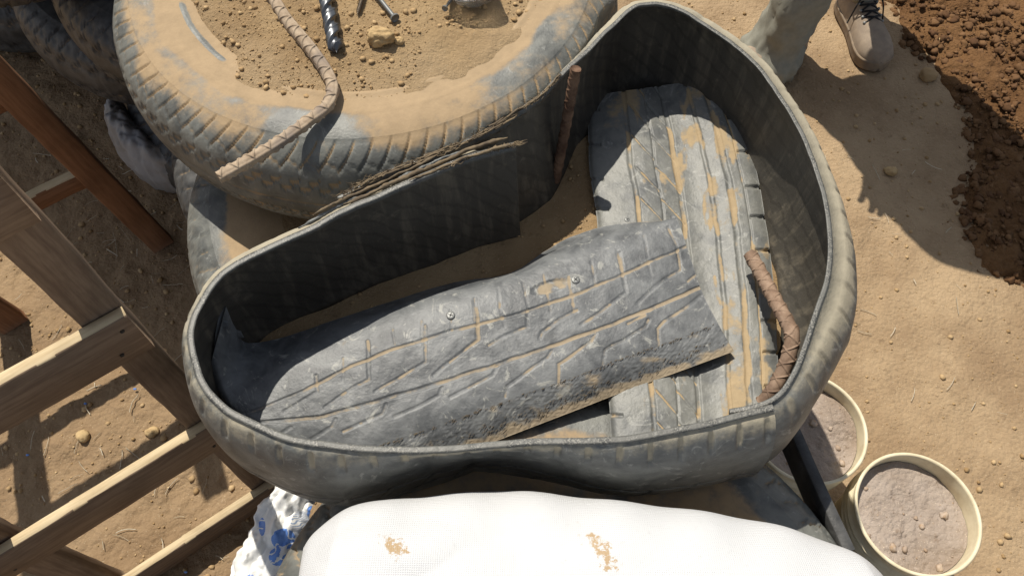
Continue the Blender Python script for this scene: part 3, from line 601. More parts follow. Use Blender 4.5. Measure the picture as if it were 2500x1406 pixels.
def pat_sole(px, py, u, v, G_):
    wx, wy = px+3*fbm(px*.02, py*.02, 1, 3), py+3*fbm(px*.02, py*.02, 7, 3)
    h = np.zeros_like(px); d = .10+.30*fbm(px*.011, py*.014, 5, 5)
    for ln, w, dep, du in ((ga, 5.5, .0014, .50), (gb, 6.5, .0016, .55)):
        dd = segdist(wx, wy, ln); h -= dep*sst(w, w*.45, dd); d += du*sst(w*.95, w*.5, dd)
    for ln in zig: dd = segdist(wx, wy, ln); h -= .0009*sst(6, 2.6, dd); d += .48*sst(5.5, 2, dd)*np.clip(.75+1.0*fbm(px*.03, py*.03, 4, 3), .2, 1.2)
    for ln in ticks: dd = segdist(wx, wy, ln); h -= .0004*sst(5, 2, dd); d += .30*sst(4.5, 2, dd)
    h += .0010*fbm(px*.025, py*.025, 3, 4)
    scr = sst(.35, .55, fbm(px*.025, py*.035, 21, 4)); d += .22*scr*sst(600, 900, px)
    blot = np.exp(-(((px-1340)/48)**2+((py-700-.25*(1340-px))/16)**2)); d += 1.1*blot*(.7+.6*fbm(px*.05, py*.05, 2, 3)); h -= .002*sst(.3, .6, blot)
    bev = sst(.79, .805, v); d = d*(1-bev)+bev*(.36+.3*fbm(px*.02, py*.05, 9, 3)+.45*sst(.9, 1, v)*sst(.1, .5, u))
    h -= bev*.0007*np.abs(vnoise(px*.16+py*.1, py*.10))
    h += .004*sst(.06, 0., np.abs(v-.865))*0
    d += .35*sst(.03, .0, v)*(u > .6)
    # ragged cut on the right end
    return h, d, bev*.0
sole, GS = slab([r0, r1, r2, r3, r4], [0, .2, .55, .80, 1], 620, 300, .006, pat_sole, 'tyre_strip', M['sole'], 'grooved tread strip lying lengthwise in the loop, curled up at its left end')
# bristly cut edge of the sole strip
mb = MB()
for i in range(420):
    iu = int(RNG.uniform(.30, .995)*619); jv = int((.925+.05*RNG.normal()*.5)*298) if RNG.random() < .6 else int((.80+.006*RNG.normal())*299); p = GS[iu, jv]
    tdir = GS[min(iu+4, 619), jv]-GS[max(iu-4, 0), jv]; tdir /= np.linalg.norm(tdir); s = GS[iu, min(jv+12, 299)]-GS[iu, jv]; s = s/(np.linalg.norm(s)+1e-9); L = RNG.uniform(.0025, .0065)
    mb.tube([p+[0, 0, .0006], p+L*(-tdir*.75+s*.3)+[0, 0, .0018]], RNG.uniform(.0002, .0004), 3)
tag(mb.build('cut_bristles', M['cord'], sole), kind='stuff')
# standing offcut to the right of the near tyre
Ws = [P(1890, 960, .575), P(1938, 1045, .575), P(1976, 1130, .57), P(2012, 1210, .57), P(2075, 1345, .565)]; c_ = spline(Ws, 60); T = np.gradient(c_, axis=0); N = np.stack([T[:, 1], -T[:, 0], 0*T[:, 0]], 1); N /= np.linalg.norm(N, axis=1, keepdims=True)
sec = [(-.008, 0), (-.007, .0012), (.007, .0012), (.008, 0), (.0085, -.05), (.0025, -.05), (.001, -.008), (-.008, -.007)]
V = np.stack([c_+N*a+np.array([0, 0, b]) for a, b in sec], 1); me = mesh_np(V, gridq(60, len(sec), False, True), {'dust': np.full(V.shape[:2], .02), 'cut': np.zeros(V.shape[:2]), 'liner': np.zeros(V.shape[:2])})
tag(link('tyre_strip', me, M['tyre_dark'], None, False), 'narrow dark rubber offcut standing on edge between the white sack and the buckets', 'rubber strip')

# screws driven into the rubber
def screw_head(p, nrm, r, label, group):
    t = tag(empty('screw', p), label, 'screw', group); q = Vector(nrm).to_track_quat('Z', 'Y'); t.rotation_mode = 'QUATERNION'; t.rotation_quaternion = q
    k = 24; a = np.linspace(0, 2*np.pi, k, endpoint=False); prof = [(0, .0016), (.55, .0016), (.9, .0013), (1, .0006), (.98, -.0005), (.4, -.003), (.3, -.02)]
    V = np.array([[[r*pr*math.cos(x), r*pr*math.sin(x), z] for pr, z in prof] for x in a]); mesh = mesh_np(V, gridq(k, len(prof), True)[:, ::-1], {'dust': np.full(k*len(prof), .6)})
    link('screw_head', mesh, M['steel'], t)
    mb = MB(); 
    for an in (.4, .4+math.pi/2): mb.box((0, 0, .0016), (r*.55*math.cos(an), r*.55*math.sin(an), 0), (-r*.09*math.sin(an), r*.09*math.cos(an), 0), (0, 0, .0003))
    mb.build('cross_slot', M['lace'], t, False)
def near_grid(G_, x, y):
    px, py = PIX(G_); i, j = np.unravel_index(np.argmin((px-x)**2+(py-y)**2), px.shape); n = normals(G_)[i, j]; return G_[i, j], n*np.sign(n[2])
for x, y, lbl in ((1406, 684, 'round cross head screw beside the pale scuff on the grooved strip'), (1100, 771, 'cross head screw nearest the shadow on the grooved strip')):
    p, n = near_grid(GS, x, y); screw_head(p+n*.0006, n, .0062, lbl, 'screws driven into the rubber strips')
screw_head(P(1531, 537, .631), (0, 0, 1), .0042, 'dark cross head screw in the cross strip just beyond the ridge', 'screws driven into the rubber strips')

# ------------------------------------------------------------------ steel
def ribs(pitch, hgt, amp=1.0):
    def f(L, a):
        q = ((a-.55)/np.pi) % 1; ridge = sst(.10, .05, np.minimum(q, 1-q)); tri = np.abs((L/pitch) % 1-.5)*2
        zig = sst(.13, .05, np.abs(tri*.8+.1-q)); w = .25*hgt*fbm(L*90, a*1.5, 2, 2)
        return hgt*np.maximum(ridge*.9, zig)+w
    return f
def lattice(pitch, hgt):
    def f(L, a):
        x = (a/np.pi) % 2; x = np.where(x > 1, 2-x, x); d1 = np.abs(((L/pitch+x) % 1)-.5)*2; d2 = np.abs(((L/pitch-x+.5) % 1)-.5)*2
        return hgt*np.maximum(sst(.84, .95, d1), sst(.84, .95, d2))+.2*hgt*fbm(L*120, a*1.5, 2, 2)
    return f
def bar(name, pts, r, mat, label, cat, pitch, hgt, k=28, n=None, pat=None):
    W = np.array([list(P(x, y, z)) for x, y, z in pts]); n = n or 500; path = spline(W, n)
    mb = MB(); mb.tube(path, r, k, (pat or ribs)(pitch, hgt)); return tag(mb.build(name, mat), label, cat), path
bar('rebar', [(600, -120, .812), (640, -40, .812), (668, 0, .812), (702, 52, .812), (760, 122, .812), (798, 178, .811), (812, 220, .811), (796, 262, .811), (750, 298, .812), (690, 342, .814), (615, 388, .815), (533, 434, .815)], .0080, M['rebar'],
    'long dusty ribbed bar bent into a curve on the big tyre, its end overhanging', 'rebar', .024, .0016, 48, 2000)
bar('rebar', [(1406, 168, .822), (1394, 235, .775), (1377, 330, .705), (1356, 441, .615)], .0075, M['rust'], 'straight rusty bar standing as a stake against the inside of the loop', 'rebar', .02, .0009)
bar('rebar', [(1832, 622, .667), (1858, 668, .676), (1896, 740, .690), (1928, 800, .704), (1934, 826, .704), (1922, 880, .69), (1892, 945, .672), (1860, 985, .655)], .0094, M['rust_bent'],
    'short brown ribbed bar bent at an angle, wedged at the right end of the loop', 'rebar', .020, .0012, 48, 1200, lattice)
# drill bit
p0, p1 = P(822, 128, .814), P(786, -60, .822); n, k = 260, 40; t = np.linspace(0, 1, n); L = np.linalg.norm(p1-p0); path = p0+(p1-p0)*t[:, None]; a = np.linspace(0, 2*np.pi, k, endpoint=False)
T_, N_, B_ = frames(path); tw = 2*np.pi*(t*L/.062)
ang = a[None]-tw[:, None]; fl = np.abs(np.cos(ang)); rr = .0122*(1-.42*sst(.62, .95, fl)-.06*sst(.05, .18, np.abs(np.sin(ang-.95))))*np.clip(t*L/.008, .12, 1)[:, None]
V = path[:, None]+rr[..., None]*(np.cos(a)[None, :, None]*N_[:, None]+np.sin(a)[None, :, None]*B_[:, None])
db = tag(empty('drill_bit', (0, 0, 0)), 'dark steel twist drill bit lying on the dirt beside the curved bar', 'drill bit')
V = np.concatenate([V.reshape(-1, 3), p0[None]]); tri = np.array([[(j+1) % k, j, n*k, n*k] for j in range(k)])
me = mesh_np(V[:-1], gridq(n, k, False, True)); link('flutes', me, M['drill'], db)
mb = MB(); d = (p1-p0)/L; mb.tube([p1-d*.001, p1+d*.05], .0085, 24); mb.build('shank', M['drill'], db)
mb = MB(); mb.tube([p0-d*.0015, p0+d*.001], [.0004, .0014], 12); mb.build('tip', M['drill'], db)
# screw and bolt lying on the dirt
def lay_screw(p_tip, p_head, r, rh, name, label, cat, thread, mat, group=None):
    p_tip, p_head = map(np.asarray, (p_tip, p_head)); t = tag(empty(name, p_tip), label, cat, group); L = np.linalg.norm(p_head-p_tip); d = (p_head-p_tip)/L
    n = 160; u = np.linspace(0, 1, n); path = d*L*u[:, None]; rad = r*np.clip(u*L/.008, .1, 1)
    mb = MB(); mb.tube(path, rad, 16, (lambda l, a: r*.38*sst(.45, .9, np.abs(((l/.0026+a/(2*np.pi)) % 1)-.5)*2)*(l < L*.75)*np.clip(l/.008, .1, 1)) if thread else None); mb.build('shaft', mat, t)
    mb = MB(); mb.tube([d*(L-.004), d*(L-.001), d*L, d*(L+.0025)], [r, rh*.8, rh, rh*.97], 20); mb.build('head', mat, t); return t
M['screw'] = mk_plain('brown_screw', (.16, .12, .08), .5, .5, .4, (.10, .08, .06))
lay_screw(P(872, 38, .812), P(897, -45, .816), .0026, .006, 'screw', 'brown threaded wood screw lying on the dirt left of the steel bolt', 'screw', True, M['screw'])
lay_screw(P(893, -45, .818), P(963, 43, .814), .0032, .0072, 'bolt', 'grey steel bolt with round head lying on the dirt above the stone', 'bolt', False, M['steel'])
for x, y, z, s, sd, sc, lbl in ((930, 90, .818, .021, 3, (1.05, .66, .62), 'tan rough stone lying on the dirt of the big tyre near the bolt'), (974, 100, .810, .0075, 5, (1, .9, .7), 'little tan stone touching the larger stone on the big tyre')):
    V, F = stone_verts(4, sd, .42, sc); mb = MB(); mb.add(V*s+P(x, y, z), F, .5); tag(mb.build('stone', M['rock']), lbl, 'stone')
# clear pot of screws
jc = P(1158, -22, .80); j = tag(empty('plastic_pot', jc), 'clear ribbed plastic pot full of screws at the top edge of the big tyre', 'pot')
j.rotation_euler = (math.radians(28), math.radians(-8), 0)
k = 72; a = np.linspace(0, 2*np.pi, k, endpoint=False); prof = []
for z in np.linspace(.0, .062, 40): prof.append((.033+.006*z/.062+.0009*math.sin(z/.062*60), z))
prof += [(.0415, .0625), (.0415, .0645), (.037, .0645)]+[(.0345+.003*z/.06, z) for z in np.linspace(.06, .004, 12)]
V = np.array([[[r*math.cos(x), r*math.sin(x), z] for r, z in prof] for x in a]); link('pot_wall', mesh_np(V, gridq(k, len(prof), True)), M['clear'], j)
V = np.array([[[r*math.cos(x), r*math.sin(x), z] for r, z in ((.033, 0), (.02, -.0005), (.0005, -.0005), (.0005, .0035), (.02, .0035), (.0325, .004))] for x in a]); link('pot_base', mesh_np(V, gridq(k, 6, True)), M['clear'], j)
bpy.context.view_layer.update(); jm = np.array(j.matrix_basis)
for i in range(26):
    an, rr_ = RNG.random()*6.28, .024*math.sqrt(RNG.random()); tl = np.array([rr_*math.cos(an), rr_*math.sin(an), RNG.uniform(.006, .02)]); th = tl*np.array([1.05, 1.05, 1])+np.array([RNG.normal(0, .007), RNG.normal(0, .007), RNG.uniform(.035, .05)])
    tl, th = (jm@np.r_[tl, 1])[:3], (jm@np.r_[th, 1])[:3]
    lay_screw(tl, th, .0017, .0046, 'screw', 'grey countersunk screw standing in the clear plastic pot', 'screw', True, M['steel'], 'screws in the clear pot')
lay_screw(P(1112, -14, .815), P(1087, 20, .818), .0017, .0046, 'screw', 'grey screw spilled just left of the clear pot', 'screw', True, M['steel'])

# ------------------------------------------------------------------ timber stand
st = tag(empty('timber_stand', (-.63, .65, 0)), 'rough timber stand of square legs and flat slats beside the tyre wall', 'stand')
def plank(name, a, b, w, t, up, mat, seed):
    """board from a to b, width w along up, thickness t; slightly worn edges; UV along the board"""
    a, b = np.asarray(a, float), np.asarray(b, float); d = b-a; L = np.linalg.norm(d); d /= L; up = np.asarray(up, float); up = up-d*(up@d); up /= np.linalg.norm(up); s = np.cross(d, up)
    nl = max(int(L/.02), 4); x = np.linspace(0, 1, nl); c = .0022
    sec = [(-w/2+c, -t/2), (w/2-c, -t/2), (w/2, -t/2+c), (w/2, t/2-c), (w/2-c, t/2), (-w/2+c, t/2), (-w/2, t/2-c), (-w/2, -t/2+c)]; k = 8
    V = np.stack([a+d*L*x[:, None]+up*(u_+.0012*vnoise(x*L*25+seed, i*3.3)[:, None])+s*(v_+.0012*vnoise(x*L*25+seed, i*5.1+9)[:, None]) for i, (u_, v_) in enumerate(sec)], 1)
    q = gridq(nl, k, False, True); capA = [[0, 7, 6, 5], [0, 5, 4, 1], [1, 4, 3, 2]]; n0 = (nl-1)*k; capB = [[n0+i for i in r[::-1]] for r in capA]
    me = mesh_np(V-np.array(st.location), np.concatenate([q, capA, capB])); uv = me.uv_layers.new(name='UVMap')
    vi = np.empty(len(me.loops), np.int32); me.loops.foreach_get('vertex_index', vi); U = np.repeat(x*L*3+seed*3.7, k)[vi]; per = np.array([0, w, w, w+t, w+t, 2*w+t, 2*w+t, 2*w+2*t])*3+seed; Wv = np.tile(per, nl)[vi]
    uv.data.foreach_set('uv', np.stack([U, Wv], 1).astype(np.float32).ravel()); o = link(name, me, mat, st, False)
    if name == 'slat':        # sunlight painted in: level slat edges get a paler timber colour
        me.materials.append(M['wood_sunlit']); nz_ = np.empty(len(me.polygons)*3); me.polygons.foreach_get('normal', nz_); nz_ = np.abs(nz_.reshape(-1, 3)[:, 2]); me.polygons.foreach_set('material_index', (nz_ > .8).astype(np.int32))
    return o
sd = np.array([-.808, -.589, 0]); sn = np.array([.589, -.808, 0])     # slats run this way; sn faces the camera
F2 = np.array([-.505, .457, 0]); F3 = np.array([-.775, .262, 0]); z_ = np.array([0, 0, 1.])
plank('leg', F2, F2+z_*1.3, .050, .032, sd, M['wood'], 1); plank('leg', F3-sn*.0, F3+z_*1.3, .050, .032, sd, M['wood'], 2)
for i, (zt, w) in enumerate(((1.075, .085), (.79, .088), (.43, .088), (.07, .068))):
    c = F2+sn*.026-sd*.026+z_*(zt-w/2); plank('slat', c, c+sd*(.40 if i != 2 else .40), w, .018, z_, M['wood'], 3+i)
R1 = P(395, 595, 0.0); R1t = P(0, 195, .60); dv = (R1t-R1)/.6
plank('leg', R1, R1+dv*1.05, .054, .03, sd, M['wood_red'], 9); plank('leg', R1+sd*.365, R1+sd*.365+dv*1.05, .062, .03, sd, M['wood_red'], 10)
for zt in (.30, .56, .86):
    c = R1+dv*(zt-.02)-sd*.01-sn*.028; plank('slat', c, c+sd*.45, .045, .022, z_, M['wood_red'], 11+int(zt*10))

# ------------------------------------------------------------------ buckets
def bucket(cx, cy, h, r, tilt, label, dl):
    t = tag(empty('bucket', (cx, cy, 0.0)), label, 'bucket', 'cream buckets of grey dirt'); t.rotation_euler = tilt
    k = 96; a = np.linspace(0, 2*np.pi, k, endpoint=False); rb = r*.86
    prof = [(0.001, .004), (rb*.97, .004), (rb, .012)]+[(rb+(r-rb)*x, h*x) for x in np.linspace(.1, .70, 12)]
    for zf in (.74, .80, .86): prof += [(r*.985, h*(zf-.012)), (r*1.035, h*(zf-.008)), (r*1.035, h*zf), (r*.99, h*(zf+.006))]
    prof += [(r*.995, h*.955), (r*1.0, h)]
    V = np.array([[[p*math.cos(x), p*math.sin(x), z] for p, z in prof] for x in a]); link('wall', mesh_np(V, gridq(k, len(prof), True)), M['bucket'], t)
    rp = [(r*1.0, h-.004), (r*1.035, h-.003), (r*1.04, h+.001), (r*1.02, h+.003), (r*.985, h+.0025), (r*.978, h-.002), (r*.965, h-.04), (r*.93, h*.5), (r*.90, h*.3)]
    V = np.array([[[p*math.cos(x), p*math.sin(x), z] for p, z in rp] for x in a]); link('rim', mesh_np(V, gridq(k, len(rp), True)), M['bucket'], t)
    rr = np.linspace(0, r*.958, 46); aa = np.linspace(0, 2*np.pi, 160, endpoint=False); A_, R_ = np.meshgrid(aa, rr, indexing='ij'); X, Y = R_*np.cos(A_), R_*np.sin(A_)
    Z = h-.029+.010*fbm(X*14+cx*9, Y*14, 3, 4)+.004*np.abs(fbm(X*60, Y*60, 4, 3))-.05*X
    o = tag(link('bucket_dirt', mesh_np(np.stack([X, Y, Z], -1), gridq(160, 46, True)), M['mix']), dl, None, None, 'stuff'); o.location = t.location; o.rotation_euler = tilt
    n = 26; an, r_ = RNG.random(n)*6.28, r*.9*np.sqrt(RNG.random(n)); X, Y = r_*np.cos(an), r_*np.sin(an)
    s = scatter('bucket_lumps', np.stack([X, Y, h-.028+.010*fbm(X*14+cx*9, Y*14, 3, 4)-.05*X], 1), .0012+.0065*RNG.random(n)**5, M['mixl'], 2, 'lumps of dirt on top of the '+dl.split(' in ')[0], rough=.75); s.location = t.location; s.rotation_euler = tilt
M['mixl'] = tone('lump_dirt', ((.32, .24, .18), (.48, .39, .31), (.36, .25, .16)), sc=90)
b2 = P(2240, 1252, .24); b1 = P(1972, 1042, .24)
bucket(b2[0], b2[1], .24, .104, (0, 0, .3), 'cream plastic bucket of grey dirt nearer the white sack, its ribbed side showing', 'grey dirt heaped in the nearer bucket')
bucket(b1[0], b1[1], .24, .104, (0, 0, 1.9), 'cream plastic bucket of grey dirt half hidden behind the rubber loop', 'brownish dirt heaped in the half hidden bucket')

# ------------------------------------------------------------------ white sack on the near tyre
nu, nv = 260, 200; u = np.linspace(-1, 1, nu); v = np.linspace(-1, 1, nv); U, Vv = np.meshgrid(u, v, indexing='ij')
back = spline([P(x, y, .73)[:2] for x, y in ((735, 1330), (770, 1288), (850, 1232), (950, 1215), (1100, 1200), (1250, 1192), (1450, 1211), (1600, 1228), (1760, 1250), (1920, 1282), (2060, 1332), (2140, 1380), (2200, 1440))], nu)
def sack_mesh():
    yb = back[:, 1]; xb = back[:, 0]
    x = xb[:, None]+0*Vv; t = (Vv+1)/2; endt = np.clip(np.minimum((u+1), (1-u))/.18, 0, 1)**.5
    yf = -.30+.04*np.cos(u*2)
    y = yb[:, None]*(1-t)+yf[:, None]*t
    dome = np.sqrt(np.clip(1-np.abs(Vv)**2.6, 0, 1))
    ztop = .715+.09*dome*endt[:, None]+(.016*fbm(x*6, y*6, 2, 3)+.012*np.abs(fbm(x*5+y*9, y*14-x*4, 3, 2)))*dome+.003*np.sin(x*70+4*vnoise(y*9, 1))*np.exp(-((t)/.12)**2)
    zbot = .715-.11*dome*endt[:, None]
    top = np.stack([x, y, ztop], -1); bot = np.stack([x, y, zbot], -1)
    px, py = PIX(top); st = np.maximum(np.exp(-(((px-965)/50)**2+((py-1335-.45*(px-965))/34)**2)), np.exp(-(((px-1470)/60)**2+((py-1345-.9*(px-1470))/46)**2)))
    V = np.concatenate([top.reshape(-1, 3), bot.reshape(-1, 3)]); q = gridq(nu, nv); nn = nu*nv
    per = np.r_[np.arange(nv), np.arange(2*nv-1, nn, nv), np.arange(nn-2, nn-nv-1, -1), np.arange(nn-2*nv, 0, -nv)]; p2 = np.roll(per, -1)
    return mesh_np(V, np.concatenate([q, q[:, ::-1]+nn, np.stack([per, per+nn, p2+nn, p2], 1)]), {'dust': np.r_[st.ravel()*.95, np.zeros(nn)]})
sk = tag(link('sack', sack_mesh(), M['sack']), 'big full white woven sack with two brown stains, lying in front of the loop', 'sack')
# printed plastic bag
ctr = spline([P(x, y, z) for x, y, z in ((738, 1170, .26), (706, 1230, .25), (684, 1290, .24), (662, 1350, .23), (640, 1420, .22), (625, 1500, .22))], 120)
wd = np.interp(np.linspace(0, 1, 120), [0, .25, .55, .8, 1], [.034, .044, .054, .060, .062]); nv = 90; v = np.linspace(-1, 1, nv)
Tn = np.gradient(ctr, axis=0); Tn /= np.linalg.norm(Tn, axis=1, keepdims=True); Sd = np.cross(Tn, [0, 0, 1]); Sd /= np.linalg.norm(Sd, axis=1, keepdims=True)
uu = np.linspace(0, 1, 120)[:, None]; hh = .030*(1-np.abs(v)[None]**2.2)*np.ones((120, 1)); cr = .014*(np.abs(fbm(uu*5, v[None]*2.0, 1, 2))*2-.6)+.003*np.abs(vnoise(uu*22, v[None]*6, 2.))
V = ctr[:, None]+Sd[:, None]*(v[None, :, None]*wd[:, None, None]*(1+.18*fbm(uu*14, np.sign(v)[None]*3, 2, 3))[..., None])+np.array([0, 0, 1.])*(hh+cr)[..., None]
px, py = PIX(V); blue = mxr([sst(1.05, .95, np.hypot((px-692)/30, (py-1315)/26)), sst(1.05, .95, np.hypot((px-678)/22, (py-1358)/22)), sst(1.05, .95, np.hypot((px-640)/8, (py-1285)/22)), sst(1.05, .95, np.hypot((px-762)/16, (py-1248)/14)), sst(1.1, .9, np.hypot((px-612)/12, (py-1415)/14))])
blue = blue*(np.abs(fbm(px*.05, py*.05, 3, 2)) > .10); pr_ = sst(1.1, .9, np.hypot((px-735)/26, (py-1280)/34))
tag(link('plastic_bag', mesh_np(V, gridq(120, nv), {'dust': blue, 'print': pr_}), M['bag']), 'crumpled white plastic bag with blue print between the timber stand and white sack', 'bag')
sol = bpy.data.objects[-1] if False else None
# squashed white bag in the shade at the foot of the left tyres
c_ = spline([P(243, 195, .20), P(268, 262, .20), P(312, 318, .20), P(372, 352, .20), P(440, 372, .20)], 90); Tn = np.gradient(c_, axis=0); Tn /= np.linalg.norm(Tn, axis=1, keepdims=True); Sd = np.cross([0, 0, 1], Tn)
a = np.linspace(0, np.pi*2, 40, endpoint=False); uu = np.linspace(0, 1, 90)[:, None]; w = (.010+.030*np.sin(np.pi*np.clip(uu*.9+.06, 0, 1))**.8)
rr = 1+.30*(np.abs(fbm(uu*8, np.cos(a)[None]*2, np.sin(a)[None]*2, 3))*2-.45)*.6+.06*fbm(uu*40, np.cos(a)[None]*5, np.sin(a)[None]*5, 2)
V = c_[:, None]+Sd[:, None]*(w*rr*np.cos(a)[None])[..., None]+np.array([0, 0, 1.])*(.10*rr*np.sin(a)[None]*np.sin(np.pi*np.clip(uu*.9+.05, 0, 1))**.5)[..., None]-np.array([0, 0, .10])
tag(link('plastic_bag', mesh_np(V, gridq(90, 40, False, True)), M['dull_white']), 'squashed dull white plastic bag in the shade at the foot of the big tyre stack', 'bag')

# ------------------------------------------------------------------ person
FL, FR = np.array([.71, 1.635, 0]), np.array([.985, 1.80, 0])
pe = tag(empty('person', (.85, 1.75, 0)), 'standing person in grey trousers and dusty brown lace up boots beyond the loop', 'person'); PL = np.array(pe.location)
hip = np.array([.84, 1.84, .88]); kn = [FL+[.07, .06, .48], FR+[-.03, .03, .48]]; sh = np.array([.86, 1.74, 1.36]); hd = np.array([.87, 1.64, 1.60])
def skin_mesh(pts, edges, rad, name, mat):
    me = bpy.data.meshes.new('m'); me.from_pydata([tuple(np.asarray(p)-PL) for p in pts], edges, []); o = bpy.data.objects.new(name, me); COL.objects.link(o)
    md = o.modifiers.new('skin', 'SKIN'); md.use_smooth_shade = True
    for i, r in enumerate(rad): me.skin_vertices[0].data[i].radius = (r, r)
    me.skin_vertices[0].data[0].use_root = True
    ss_ = o.modifiers.new('sub', 'SUBSURF'); ss_.levels = ss_.render_levels = 2; me.materials.append(mat); o.parent = pe; return o
pts = [hip, hip+[.02, -.03, .16], sh-[0, 0, .06], sh+[0, -.04, .07], hd-[0, .0, .04], hd+[0, -.02, .05]]; rad = [.125, .13, .14, .058, .085, .085]; ed = [(0, 1), (1, 2), (2, 3), (3, 4), (4, 5)]
for s, (k_, f_) in zip((-1, 1), zip(kn, (FL, FR))):
    i = len(pts); pts += [hip+[s*.09, 0, -.10], k_, f_+[0, .03, .10]]; rad += [.085, .058, .04]; ed += [(0, i), (i, i+1), (i+1, i+2)]
    j_ = len(pts); so = sh+[s*.18, 0, .0]; el = so+[s*.03, -.02, -.28]; wr = el+[-s*.02, -.06, -.24]; pts += [so, el, wr, wr+[-s*.01, -.06, -.02]]; rad += [.055, .043, .03, .034]; ed += [(2, j_), (j_, j_+1), (j_+1, j_+2), (j_+2, j_+3)]
    for q_ in range(5):
        f0 = len(pts); b_ = wr+[-s*.01+(q_-2)*.016, -.085+.01*abs(q_-2)*(1 if q_ else 2), -.025]; pts += [b_, b_+[(q_-2)*.004, -.03, -.012], b_+[(q_-2)*.004, -.045, -.035]]; rad += [.0095, .0085, .0075]; ed += [(j_+3, f0), (f0, f0+1), (f0+1, f0+2)]
skin_mesh(pts, ed, rad, 'body', M['skin'])
def loft(secs, k, name, mat, fold=0.0, parent=None, seed=0.0, mbv=None):
    """secs: (centre, rx, ry)"""
    c = spline([list(s[0])+[s[1], s[2]] for s in secs], 60); a = np.linspace(0, 2*np.pi, k, endpoint=False); hh = np.linspace(0, 1, 60)[:, None]
    f = 1+fold*fbm(np.cos(a)[None]*1.6+seed, np.sin(a)[None]*1.6+hh*2, hh*12, 3)-fold*.45*np.clip(.25-np.abs(vnoise(np.cos(a)[None]*1.3+seed+hh*9, np.sin(a)[None]*1.3+3, hh*22)), 0, 1)*2
    V = np.stack([c[:, 0:1]+c[:, 3:4]*f*np.cos(a), c[:, 1:2]+c[:, 4:5]*f*np.sin(a), c[:, 2:3]+0*f], -1); return V
parts = MB()
for s, f_, k_, sd_ in ((-1, FL, kn[0], 1.0), (1, FR, kn[1], 6.0)):
    if s < 0: secs = [(f_+[0, .0, .012], .080, .090), (f_+[.0, .005, .05], .080, .090), (f_+[.004, .015, .09], .064, .074), (f_+[.02, .025, .14], .066, .08), (f_+[.045, .05, .30], .075, .085)]
    else: secs = [(f_+[0, .055, .085], .062, .07), (f_+[0, .055, .11], .064, .072), (f_+[0, .06, .2], .068, .075), (f_+[0, .07, .30], .072, .08)]
    secs += [(k_, .085, .09), (hip+[s*.085, 0, -.16], .10, .115), (hip+[s*.075, 0, .02], .10, .125)]
    V = loft(secs, 64, '', None, .28, None, sd_); parts.add(V-PL, gridq(60, 64, False, True))
tro = parts.build('trousers', M['trouser'], pe); so_ = tro.modifiers.new('thick', 'SOLIDIFY'); so_.thickness = .003
V = loft([(hip+[-.02, 0, -.12], .23, .15), (hip+[-.02, -.02, .12], .235, .15), (sh-[.02, 0, .12], .25, .15), (sh, .22, .12), (sh+[0, -.02, .07], .08, .075)], 64, '', None, .08); mb = MB(); mb.add(V-PL, gridq(60, 64, False, True))
for s in (-1, 1):
    so = sh+[s*.18, 0, .0]; el = so+[s*.03, -.02, -.28]; mb.tube(spline([so-[s*.06, 0, -.01]-PL, so-PL, el-PL, el+[-s*.01, -.03, -.10]-PL], 24), .06, 20)
mb.build('shirt', M['shirt'], pe)
V, F = ico(3); mb = MB(); mb.add(V*np.array([.098, .11, .10])+hd+[0, .015, .06]-PL, F); mb.build('hair', M['hair'], pe)
for s in (-1, 1): mb = MB(); mb.add(ico(2)[0]*.012+hd+[s*.032, -.092, .035]-PL, ico(2)[1]); mb.build('eye', M['dull_white'], pe)
V, F = ico(2); mb = MB(); mb.add(V*np.array([.014, .02, .022])+hd+[0, -.105, .01]-PL, F); mb.build('nose', M['skin'], pe)
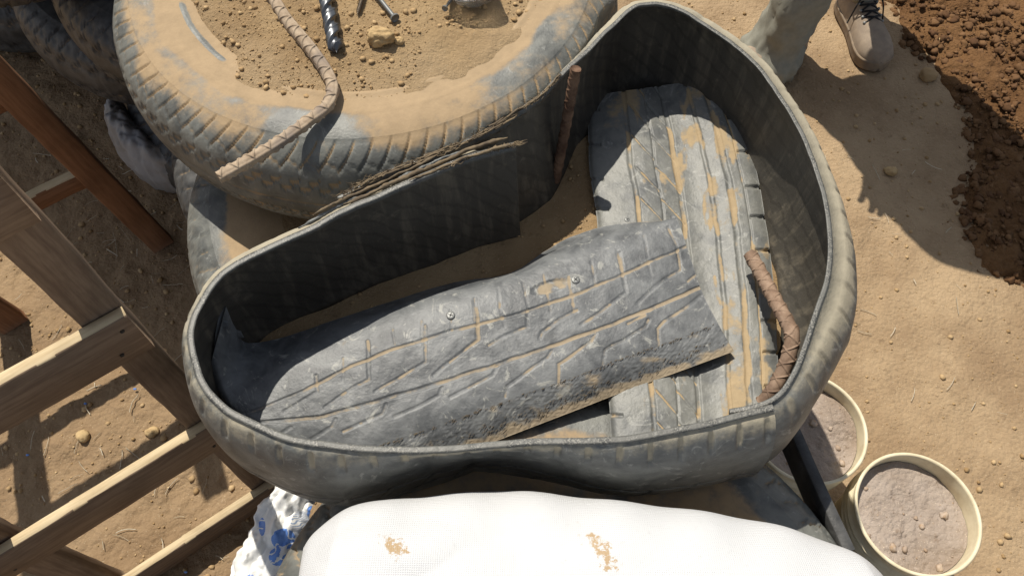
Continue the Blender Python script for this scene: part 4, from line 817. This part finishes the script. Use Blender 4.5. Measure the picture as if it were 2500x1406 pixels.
def boot(f_, dirv, lbl):
    dv_ = np.array([dirv[0], dirv[1], 0.]); dv_ /= np.linalg.norm(dv_); sv = np.array([-dv_[1], dv_[0], 0]); heel = f_-dv_*.0
    xs = np.array([-.085, -.075, -.04, 0, .04, .08, .115, .145, .168, .182, .188]); hw = np.array([.020, .034, .040, .040, .040, .045, .0505, .050, .041, .024, .006]); tp = np.array([.09, .108, .112, .104, .092, .082, .074, .068, .058, .044, .033])
    n = 60; xx = np.linspace(xs[0], xs[-1], n); W_ = np.interp(xx, xs, hw); H_ = np.interp(xx, xs, tp)
    for q_ in range(4): W_[1:-1] = (W_[:-2]+2*W_[1:-1]+W_[2:])/4; H_[1:-1] = (H_[:-2]+2*H_[1:-1]+H_[2:])/4
    a = np.linspace(-.15, np.pi+.15, 40); ca_, sa_ = np.cos(a), np.sin(a); g_ = np.sign(ca_)*np.abs(ca_)**.75
    V = np.empty((n, 40, 3))
    for i in range(n):
        wr_ = .0016*vnoise(xx[i]*90, a*2); zz = .022+(H_[i]-.022)*np.clip(np.sign(sa_)*np.abs(sa_)**.8, -.08, 1)+wr_
        tuck = 1-.28*np.clip((zz-.06)/.09, 0, 1)
        V[i] = f_+dv_*xx[i]+sv*(W_[i]*g_*tuck)[:, None]+np.array([0, 0, 1.])*zz[:, None]-PL
    bo = link('boot', mesh_np(V, gridq(n, 40)), M['boot'], pe); bo['label'] = lbl
    sec = [(0, .0), (1.0, .0), (1.03, .006), (1.02, .022), (1.06, .026), (1.03, .030), (.9, .031)]
    V = np.stack([np.stack([f_+dv_*(x_*1.015+.000)+sv*s_*W_[i]*w_*1.02+np.array([0, 0, z__])-PL for s_, lst in ((1, sec), (-1, sec[::-1])) for w_, z__ in lst]) for i, x_ in enumerate(xx)])
    V = np.concatenate([np.repeat(V[:1].mean(1, keepdims=True), 14, 1), V, np.repeat(V[-1:].mean(1, keepdims=True), 14, 1)]); link('boot_sole', mesh_np(V, gridq(n+2, 14, False, True)), M['sole_boot'], bo)
    m = MB()
    for i_, x_ in enumerate((.000, .020, .040, .060, .078)):
        h_ = np.interp(x_, xx, H_)+.004; w_ = .024
        for s_ in (-1, 1):
            pts_ = spline([f_+dv_*x_+sv*s_*w_+[0, 0, h_-.012], f_+dv_*(x_-.006)+[0, 0, h_+.003], f_+dv_*(x_-.016)-sv*s_*w_+[0, 0, h_-.006]], 10)-PL; m.tube(pts_, .0026, 8)
            V_, F_ = ico(2); ey = MB(); ey.add(V_*.0042+f_+dv_*x_+sv*s_*(w_+.002)+[0, 0, h_-.010]-PL, F_, .9); ey.build('eyelet', M['steel'], bo)
    top = f_+dv_*(-.002)+[0, 0, .142]
    for s_ in (-1, 1):
        th = np.linspace(0, 2*np.pi, 20); m.tube(top+sv*s_*(.028+.022*np.cos(th))[:, None]+dv_*(.02*np.sin(th)+.012)[:, None]+np.array([0, 0, 1.])*(-.012-.012*np.cos(th)*s_*s_)[:, None]-PL, .0022, 6)
        m.tube(spline([top, top+sv*s_*.035+dv_*.03-[0, 0, .04], top+sv*s_*.052+dv_*.045-[0, 0, .095]], 12)-PL, .0022, 6)
    m.build('boot_laces', M['lace'], bo)
    m = MB(); m.tube(np.array([f_+[0, 0, .09]+dv_*-.045, f_+[0, 0, .17]+dv_*-.045])-PL, [.046, .043], 28); m.build('boot_collar', M['boot'], bo)
boot(FR, (.02, -.14), 'dusty brown boot with black laces pointing at the loop'); boot(FL+[.03, .03, 0], (-.85, -.53), 'dusty boot mostly hidden behind the loop rim')
# nails in the timber joints
for zt, w in ((1.075, .085), (.79, .088), (.43, .088), (.07, .068)):
    for F_ in (F2, F3):
        for dx, dz in ((-.010, .022), (.010, -.022)):
            p = F_+sn*.0355+sd*dx+z_*(zt-w/2+dz); mb = MB(); mb.tube([p-sn*.01, p+sn*.0008], .0028, 10); o = mb.build('nail', M['lace'], st); o.data.transform(__import__('mathutils').Matrix.Translation(-Vector(st.location)))
